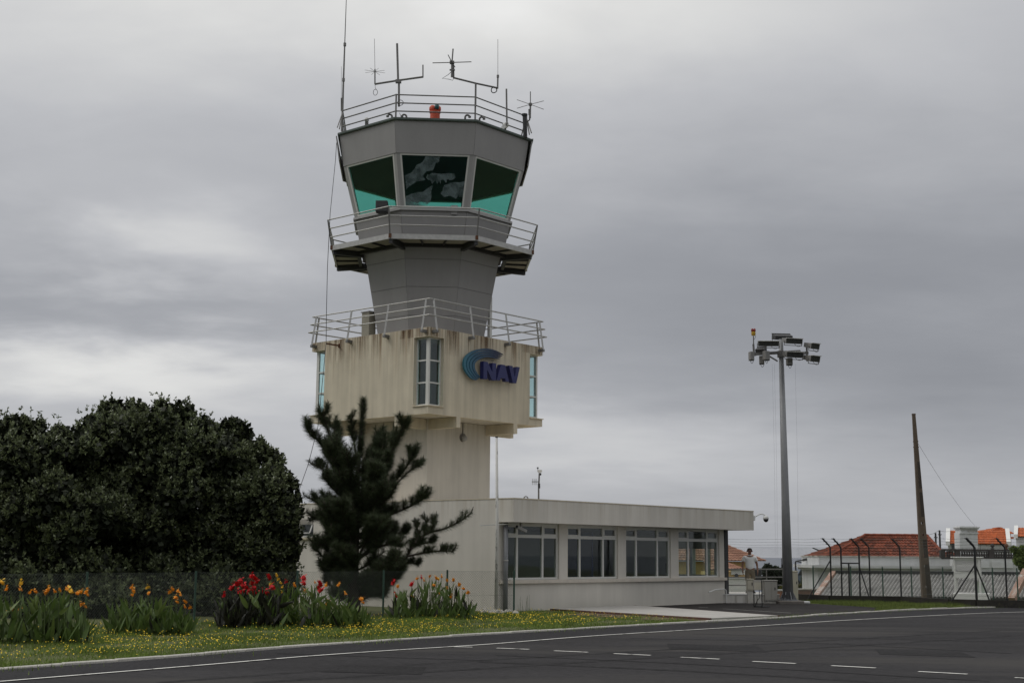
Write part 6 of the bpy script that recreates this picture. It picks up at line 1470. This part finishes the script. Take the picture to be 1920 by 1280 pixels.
def build_far_houses():
    R=gable('orange_roof_house','white house with bright orange tiled roof and white gable parapets',1780,1888,1018.5,994.5,118,7,m_hwhite,m_tileO,terr(0,118),46,parap=True)
    for x in (1794,1848,1870):
        q=at(x,1024,117.95); MB().box((q.x,117.97,q.z),(.9,.06,.5)).build('window',m_dark,R)
    # hip behind and end house
    def hip(name,label,x0,x1,xr0,xr1,ye,yr,D,depth,tilem,wallm,nu=16):
        A=at(x0,ye,D);B_=at(x1,ye,D); rz=at((xr0+xr1)/2,yr,D+depth/2).z; g=terr(0,D); R=thing(name,V((A.x+B_.x)/2,D,g),label,'house')
        r0=V(at(xr0,yr,D+depth/2).x,D+depth/2,rz); r1=V(at(xr1,yr,D+depth/2).x,D+depth/2,rz); C=V(B_.x,D+depth,B_.z); E=V(A.x,D+depth,A.z)
        mb=MB(); tile_slope(mb,A,B_,r1,r0,nu,6,.05); tile_slope(mb,B_,C,r1,r1,nu//2,6,.05); tile_slope(mb,E,A,r0,r0,nu//2,6,.05); mb.build('roof',tilem,R,fixn=False)
        MB().hexa([V(A.x+.3,D+.3,g),V(B_.x-.3,D+.3,g),V(B_.x-.3,D+depth,g),V(A.x+.3,D+depth,g)],[V(A.x+.3,D+.3,A.z),V(B_.x-.3,D+.3,A.z),V(B_.x-.3,D+depth,A.z),V(A.x+.3,D+depth,A.z)]).build('wall',wallm,R)
        return R
    R=hip('hip_roof_house','pale house with orange hipped roof peeking over the orange roof house',1850,1903,1873,1876,1000,988.5,135,8,m_tileO,m_hwhite)
    q=at(1893,1007.5,134.95); MB().box((q.x+.2,135.2,q.z),(.5,.25,.18)).build('awning',m_tileO,R); MB().box((q.x+.1,135.26,q.z-.8),(.3,.08,1.2)).build('window',m_aluG,R)
    R=gable('end_house','white house with orange roof cut off by the right edge of the photo',1908,2010,1005,989,125,8,m_hwhite,m_tileO,terr(0,125),22,parap=True)
    # yellow house left, behind the annex
    D=84; g=terr(0,D); A=at(1250,1050,D); B_=at(1436,1051,D); Rr=thing('yellow_house',V((A.x+B_.x)/2,D,g),'yellow rendered house with brown tiled roof behind the standing person','house')
    rz=at(1340,1012,D+3.5).z; r0=V(at(1290,1012,D+3.5).x,D+3.5,rz); r1=V(at(1338,1012,D+3.5).x,D+3.5,rz)
    mb=MB(); tile_slope(mb,A,B_,r1,r0,28,9,.045); mb.build('roof_front',m_tileB,Rr,fixn=False)
    mb=MB(); tile_slope(mb,B_,B_+V(0,7,0),r1,r1,14,9,.045); mb.build('roof_hip',m_tileB,Rr,fixn=False)
    mb=MB(); tile_slope(mb,A+V(0,7,0),A,r0,r0,14,9,.045); mb.build('roof_hip',m_tileB,Rr,fixn=False)
    mb=MB(); mb.add([A+V(0,7,0),B_+V(0,7,0),r1,r0],[(0,1,2,3)]); mb.build('roof_back',m_tileB,Rr)
    MB().box(((A.x+B_.x)/2-.2,D+3.6,(g+A.z)/2-.03),(B_.x-A.x-1.0,6.4,A.z-g-.06)).build('wall',m_hyel,Rr)
    q=at(1422,1082,D); MB().box((q.x,D+.38,q.z),(.5,.08,1.1)).build('window',m_dark,Rr)
    q=at(1365,1058,D-3); mb=MB(); a=at(1330,1068,D-4.5); b=at(1398,1066,D-4.5); tile_slope(mb,a,b,b+V(-1.6,3.8,.75),a+V(0,3.8,.75),12,5,.045); mb.build('porch_roof',m_tileB,Rr,fixn=False)
    MB().box(((a.x+b.x)/2-.1,D-2.4,(g+a.z)/2-.05),(b.x-a.x-.3,3.8,a.z-g-.1)).build('porch_wall',m_hyel,Rr)
    q=at(1392,1071,D-4.31); MB().box((q.x,D-4.33,q.z),(1.3,.05,.35)).build('porch_sign_panel',m_whitep,Rr); MB().lathe(at(1381,1078,D-4.4),[(.1,-.1),(.12,0),(.06,.1)],8).build('wall_lamp',m_dark,Rr)
    # bright white yard wall seen through the railing
    a=at(1350,1084,62);b=at(1401,1084,62); W=thing('yard_wall',V((a.x+b.x)/2,62,terr(0,62)),'bright white yard wall seen through the railing left of the person','wall')
    MB().box(((a.x+b.x)/2,62.1,(a.z+terr(0,62))/2),(b.x-a.x,.2,a.z-terr(0,62)),None).build('wall_body',m_whitep,W); MB().box(((a.x+b.x)/2,62.1,a.z+.03),(b.x-a.x+.06,.28,.06)).build('coping',m_hwhite,W)
build_far_houses()

def build_far_small():
    def streetlamp(x,ytop,xe,ye,D,label,hd=1.0):
        p=at(x,ytop,D); g=terr(0,D); t=thing('street_lamp',V(p.x,D,g),label,'street lamp','street lamps beyond the fence')
        MB().tube([V(p.x,D,g),p],[.07,.045],8).build('pole',m_dark,t); e=at(xe,ye,D); MB().tube([p,p.lerp(e,.6)+EZ*.02,e],.035,6).build('arm',m_dark,t)
        d=(e-p).normalized(); MB().hexa([e-d*.1*hd+V(0,-.09,-.06),e+d*.62*hd+V(0,-.07,-.03),e+d*.62*hd+V(0,.07,-.03),e-d*.1*hd+V(0,.09,-.06)],[e-d*.1*hd+V(0,-.06,.08),e+d*.55*hd+V(0,-.05,.06),e+d*.55*hd+V(0,.05,.06),e-d*.1*hd+V(0,.06,.08)]).build('lamp_head',m_dark,t)
    streetlamp(1491.5,1052,1509,1049,78,'nearest black street lamp with its arm to the right beyond the fence',1.1)
    streetlamp(1515.5,1056,1506.5,1054.5,125,'small far street lamp with its arm to the left below the horizon',1.0)
    streetlamp(1541,1034,1535,1031.5,125,'far street lamp with bent neck left of the red roof',1.0)
    # parked car
    D=100; c=at(1506,1092,D); g=c.z-.35; t=thing('parked_car',V(c.x,D,g),'blue-grey parked car beyond the fence right of the tall cabinet','car')
    mbd=mat('car_paint',(.10,.13,.17),.35,.05,2,spec=.5); prof=[(-2.0,.3),(-2.05,.62),(-1.9,.78),(-1.1,.86),(-.55,1.36),(.75,1.40),(1.5,.95),(2.0,.85),(2.05,.35)]
    MB().prism([V(c.x+a*.55+0,D-.8,g+b) for a,b in prof],V(0,1.6,0)).build('body',mbd,t)
    MB().prism([V(c.x+a*.55,D-.82,g+b) for a,b in ((-.95,.9),(-.5,1.3),(.1,1.33),(.1,.9))],V(0,.03,0)).build('side_window',m_black,t); MB().prism([V(c.x+a*.55,D-.82,g+b) for a,b in ((.18,.9),(.18,1.33),(.7,1.33),(1.25,.95))],V(0,.03,0)).build('side_window',m_black,t)
    for a in (-1.25,1.25):
        for yy in (-.82,.62): 
            w=MB().lathe((c.x+a*.55,D+yy,g+.32),[(.32,0),(.32,.2)],14,(V(1,0,0),EZ,V(0,1,0))).build('wheel',m_black,t); MB().lathe((c.x+a*.55,D+yy-.01,g+.32),[(.18,0),(.18,.22)],10,(V(1,0,0),EZ,V(0,1,0))).build('rim',m_galv,w)
    # red roof far away
    R=gable_small=thing('red_shed',V(at(1503,1085,115).x,115,terr(0,115)),'far shed with red roof above the parked car','shed')
    a=at(1494,1087,115);b=at(1511,1087,115); mb=MB(); r=at(1502,1081.5,117); mb.add([a,b,V(b.x-.4,117,r.z),V(a.x-.4,117,r.z)],[(0,1,2,3)]); mb.v=mb.v+[]; mb.build('roof',mat('red_sheet',(.45,.03,.03),.7),R); MB().box(((a.x+b.x)/2,115.8,(a.z+terr(0,115))/2),(b.x-a.x,1.5,a.z-terr(0,115))).build('wall',m_hwhite,R)
    # low brown garden walls between
    for xa,xb,y0,y1,D,nm,lab,m in ((1497,1540,1105,1119,66,'garden_wall','low brown garden wall right of the tall beige cabinet',mat('brown_wall',(.20,.13,.10),.9,.2,2)),(1457,1478,1107,1119,64,'garden_wall','short reddish garden wall left of the mast',mat('red_wall',(.30,.16,.11),.9,.25,2))):
        a=at(xa,y0,D);b=at(xb,y0,D); W=thing(nm,V((a.x+b.x)/2,D,terr(0,D)),lab,'wall'); MB().box(((a.x+b.x)/2,D+.15,(a.z+terr(0,D))/2),(b.x-a.x,.3,a.z-terr(0,D))).build('wall_body',m,W); MB().box(((a.x+b.x)/2,D+.15,a.z+.03),(b.x-a.x+.04,.36,.06)).build('coping',m_hwhite if xa<1480 else m_kerb,W)
    # bushes
    def bush(label,lst,n,m,size,grp='bushes beyond the fence'):
        c=at(lst[0][0],lst[0][1],lst[0][2]); root=thing('bush',V(c.x,lst[0][2],terr(0,lst[0][2])),label,'bush',grp)
        C=[(at(x,y,D),r*D/F) for x,y,D,r in lst]; w=np.array([r**2 for _,r in C]); li=RNG.choice(len(C),n,p=w/w.sum()); Cs=np.array([list(c) for c,_ in C]); Rs=np.array([r for _,r in C])
        d=RNG.normal(size=(n,3)); d/=np.linalg.norm(d,axis=1,keepdims=True); P=Cs[li]+d*(Rs[li]*RNG.uniform(.75,1.08,n))[:,None]
        Vs,F_=leaf_cloud(P,d+RNG.normal(size=d.shape)*.6,size,.6); link('crown',fastmesh('crown',Vs-np.array(root.location),F_),m,root)
        MB().tube([V(c.x,lst[0][2],root.location.z),c],[.09,.05],6).build('trunk',m_bark,root)
    mg=mat('bush_green',(.06,.085,.03),.7,.2,1,island=.4); md=mat('bush_dark',(.022,.032,.016),.7,.2,1,island=.4)
    bush('olive green bush behind the security fence post, right of the red shed',[(1524,1084,92,12),(1516,1090,92,10),(1533,1080,92,10),(1540,1088,92,11),(1526,1095,92,12),(1537,1097,92,11)],4200,mg,.22)
    bush('dark bush between the yellow house and the mast',[(1450,1078,90,14),(1440,1072,90,8),(1460,1082,90,13),(1470,1086,90,12),(1445,1090,90,14),(1462,1096,90,12),(1440,1064,90,5)],4500,md,.22)
    bush('yellow-green shrubs on the slope below the parked car',[(1512,1103,82,7),(1502,1104,82,6),(1521,1102,82,7),(1530,1104,82,6),(1468,1106,82,5)],2500,mat('shrub_olive',(.13,.13,.03),.8,.2,1,island=.4),.16)
    bush('green climbing bush on the terrace at the right edge',[(1914,1040,71,9),(1919,1032,71,7),(1911,1050,71,8),(1922,1048,71,10),(1926,1064,71,11),(1907,1033,71,5),(1901,1030,71,4)],3600,mat('bush_bright',(.15,.20,.055),.7,.2,1,island=.4),.15,'bushes on the terrace')
    # utility poles far
    for x,y0,D,lab in ((1753.5,998.5,105,'far thin utility pole between the red roof and the orange roof'),(1761,993.5,105,'far utility pole with insulator fork left of the orange roof')):
        p=at(x+.5,y0,D); t=thing('utility_pole',V(p.x,D,terr(0,D)),lab,'pole'); MB().tube([V(p.x,D,terr(0,D)),p],[.10,.07],7).build('pole_shaft',m_dark,t); MB().tube([p-EZ*.3-V(.12,0,0),p-EZ*.4,p-EZ*.3+V(.15,0,0)],.03,5).build('insulator_fork',m_dark,t)
    mb=MB(); a=at(1738,1003,104.8); b=at(1760,994.5,105); c=at(1782,995.5,110); mb.tube([a,a.lerp(b,.5)-EZ*.05,b,b.lerp(c,.5)-EZ*.05,c],.012,4); mb.build('power_line',m_black,label='thin power line on the far utility poles',cat='wire')
build_far_small()
# ------------------------------------------------------------------ person
def skin_mesh(name,verts,edges,radii,sub=2,root=0):
    me=bpy.data.meshes.new(name); me.from_pydata([tuple(v) for v in verts],edges,[]); me.update()
    o=bpy.data.objects.new(name,me); COL.objects.link(o)
    md=o.modifiers.new('skin','SKIN'); md.use_smooth_shade=True
    sv=me.skin_vertices[0].data
    for i,r in enumerate(radii): sv[i].radius=r if isinstance(r,tuple) else (r,r)
    for i in range(len(verts)): sv[i].use_root=(i==root)
    sb=o.modifiers.new('sub','SUBSURF'); sb.levels=sub; sb.render_levels=sub
    dg=bpy.context.evaluated_depsgraph_get(); m2=bpy.data.meshes.new_from_object(o.evaluated_get(dg)); m2.name=name
    bpy.data.objects.remove(o); return m2
def build_person():
    b=at(1407,1112.5,54.3); z=.345; S=1.70/1.75
    root=thing('person',V(b.x,54.3,z),'person in white polo shirt and khaki shorts standing with arms at the sides','person')
    ms=mat('skin_tone',(.26,.14,.095),.6,.08,8); mshirt=mat('white_polo',(.82,.82,.82),.85,.05,6); mk=mat('khaki_cloth',(.19,.16,.115),.9,.08,8); mh=mat('dark_hair',(.025,.02,.018),.7,.2,20); mshoe=mat('dark_shoe',(.03,.028,.028),.6)
    v=[];e=[];r=[]
    def add(p,rad,par=None):
        v.append(p); r.append(rad); 
        if par is not None: e.append((par,len(v)-1))
        return len(v)-1
    pel=add((0,0,.95),(.15,.11)); wa=add((0,-.005,1.10),(.145,.105),pel); ch=add((0,0,1.30),(.165,.115),wa); sh=add((0,.01,1.43),(.12,.085),ch); nk=add((0,.005,1.52),(.055,.058),sh); 
    hd0=add((0,-.015,1.58),(.062,.075),nk); hd1=add((0,-.02,1.66),(.072,.092),hd0); hd2=add((0,-.01,1.735),(.05,.065),hd1)
    for s in (-1,1):
        a=add((s*.18,.01,1.41),.062,sh); el=add((s*.265,.03,1.13),.043,a); wr=add((s*.275,-.04,.90),.029,el); pm=add((s*.272,-.06,.83),(.022,.038),wr)
        for k,(dy,ln) in enumerate(((-.03,.075),(-.01,.088),(.012,.082),(.032,.065))):
            f1=add((s*.272,-.06+dy,.785),.0095,pm); f2=add((s*.262,-.068+dy*1.05,.785-ln*.6),.0085,f1); add((s*.25,-.07+dy*1.05,.785-ln),.0065,f2)
        t1=add((s*.262,-.105,.845),.011,wr); add((s*.25,-.12,.80),.009,t1)
        h=add((s*.09,0,.90),.088,pel); kn=add((s*.105,-.01,.49),.057,h); an=add((s*.11,.02,.09),.038,kn); add((s*.12,-.10,.035),(.04,.03),an)
    me=skin_mesh('body',[Vector(p)*S for p in v],e,[(q[0]*S,q[1]*S) if isinstance(q,tuple) else q*S for q in r]); body=link('body',me,ms,root,smooth=True)
    def part(nm,vs,es,rs,m,sub=2):
        o=link(nm,skin_mesh(nm,[Vector(p)*S for p in vs],es,[(q[0]*S,q[1]*S) if isinstance(q,tuple) else q*S for q in rs],sub),m,root,smooth=True); return o
    part('polo_shirt',[(0,0,.90),(0,-.01,1.10),(0,-.005,1.30),(0,.01,1.44),(0,.005,1.495),(-.19,.01,1.40),(-.245,.02,1.24),(.19,.01,1.40),(.245,.02,1.24)],[(0,1),(1,2),(2,3),(3,4),(3,5),(5,6),(3,7),(7,8)],[(.178,.14),(.172,.138),(.188,.14),(.135,.10),(.07,.07),.080,.075,.080,.075],mshirt)
    part('shorts',[(0,0,.97),(0,0,.88),(-.095,0,.80),(-.11,-.01,.46),(.095,0,.80),(.11,-.01,.46)],[(0,1),(1,2),(2,3),(1,4),(4,5)],[(.165,.13),(.165,.13),.105,.088,.105,.088],mk)
    root.scale=(1.1,1.05,1.0)
    # collar, face, hair, glasses, shoes
    MBp=lambda: MB()
    L=root.location
    def W(x,y,z_): return L+V(x,y,z_)*S
    MB().lathe(W(0,.005,1.475),[(.085,0),(.09,.01),(.07,.03)],12).build('collar',mshirt,root)
    hair=MB(); hair.lathe(W(0,.005,1.655),[(.083,-.02),(.092,.03),(.085,.08),(.055,.115),(.01,.125)],14); hair.v=[p if p.y>L.y-.055 or p.z>L.z+1.72*S else V(p.x,max(p.y,L.y-.06),p.z) for p in hair.v]; hair.build('hair',mh,root,smooth=True)
    MB().hexa([W(-.07,-.115,1.645),W(.07,-.115,1.645),W(.078,-.03,1.645),W(-.078,-.03,1.645)],[W(-.07,-.112,1.685),W(.07,-.112,1.685),W(.078,-.03,1.685),W(-.078,-.03,1.685)]).build('sunglasses',mat('dark_red_glasses',(.06,.012,.014),.3),root)
    MB().hexa([W(-.014,-.135,1.61),W(.014,-.135,1.61),W(.012,-.09,1.61),W(-.012,-.09,1.61)],[W(-.006,-.11,1.66),W(.006,-.11,1.66),W(.006,-.09,1.66),W(-.006,-.09,1.66)]).build('nose',ms,root)
    MB().box(W(0,-.101,1.585),(.05,.012,.012)).build('mouth',mat('lips',(.2,.08,.07),.6),root)
    for s in (-1,1):
        MB().lathe(W(s*.085,.0,1.655),[(.022,-.03),(.03,0),(.02,.03)],8,(V(0,1,0),V(1,0,0),EZ)).build('ear',ms,root)
        MB().hexa([W(s*.12-.05,-.17,0),W(s*.12+.05,-.17,0),W(s*.12+.045,.07,0),W(s*.12-.045,.07,0)],[W(s*.12-.035,-.14,.06),W(s*.12+.035,-.14,.06),W(s*.12+.035,.065,.10),W(s*.12-.035,.065,.10)]).build('shoe',mshoe,root)
build_person()
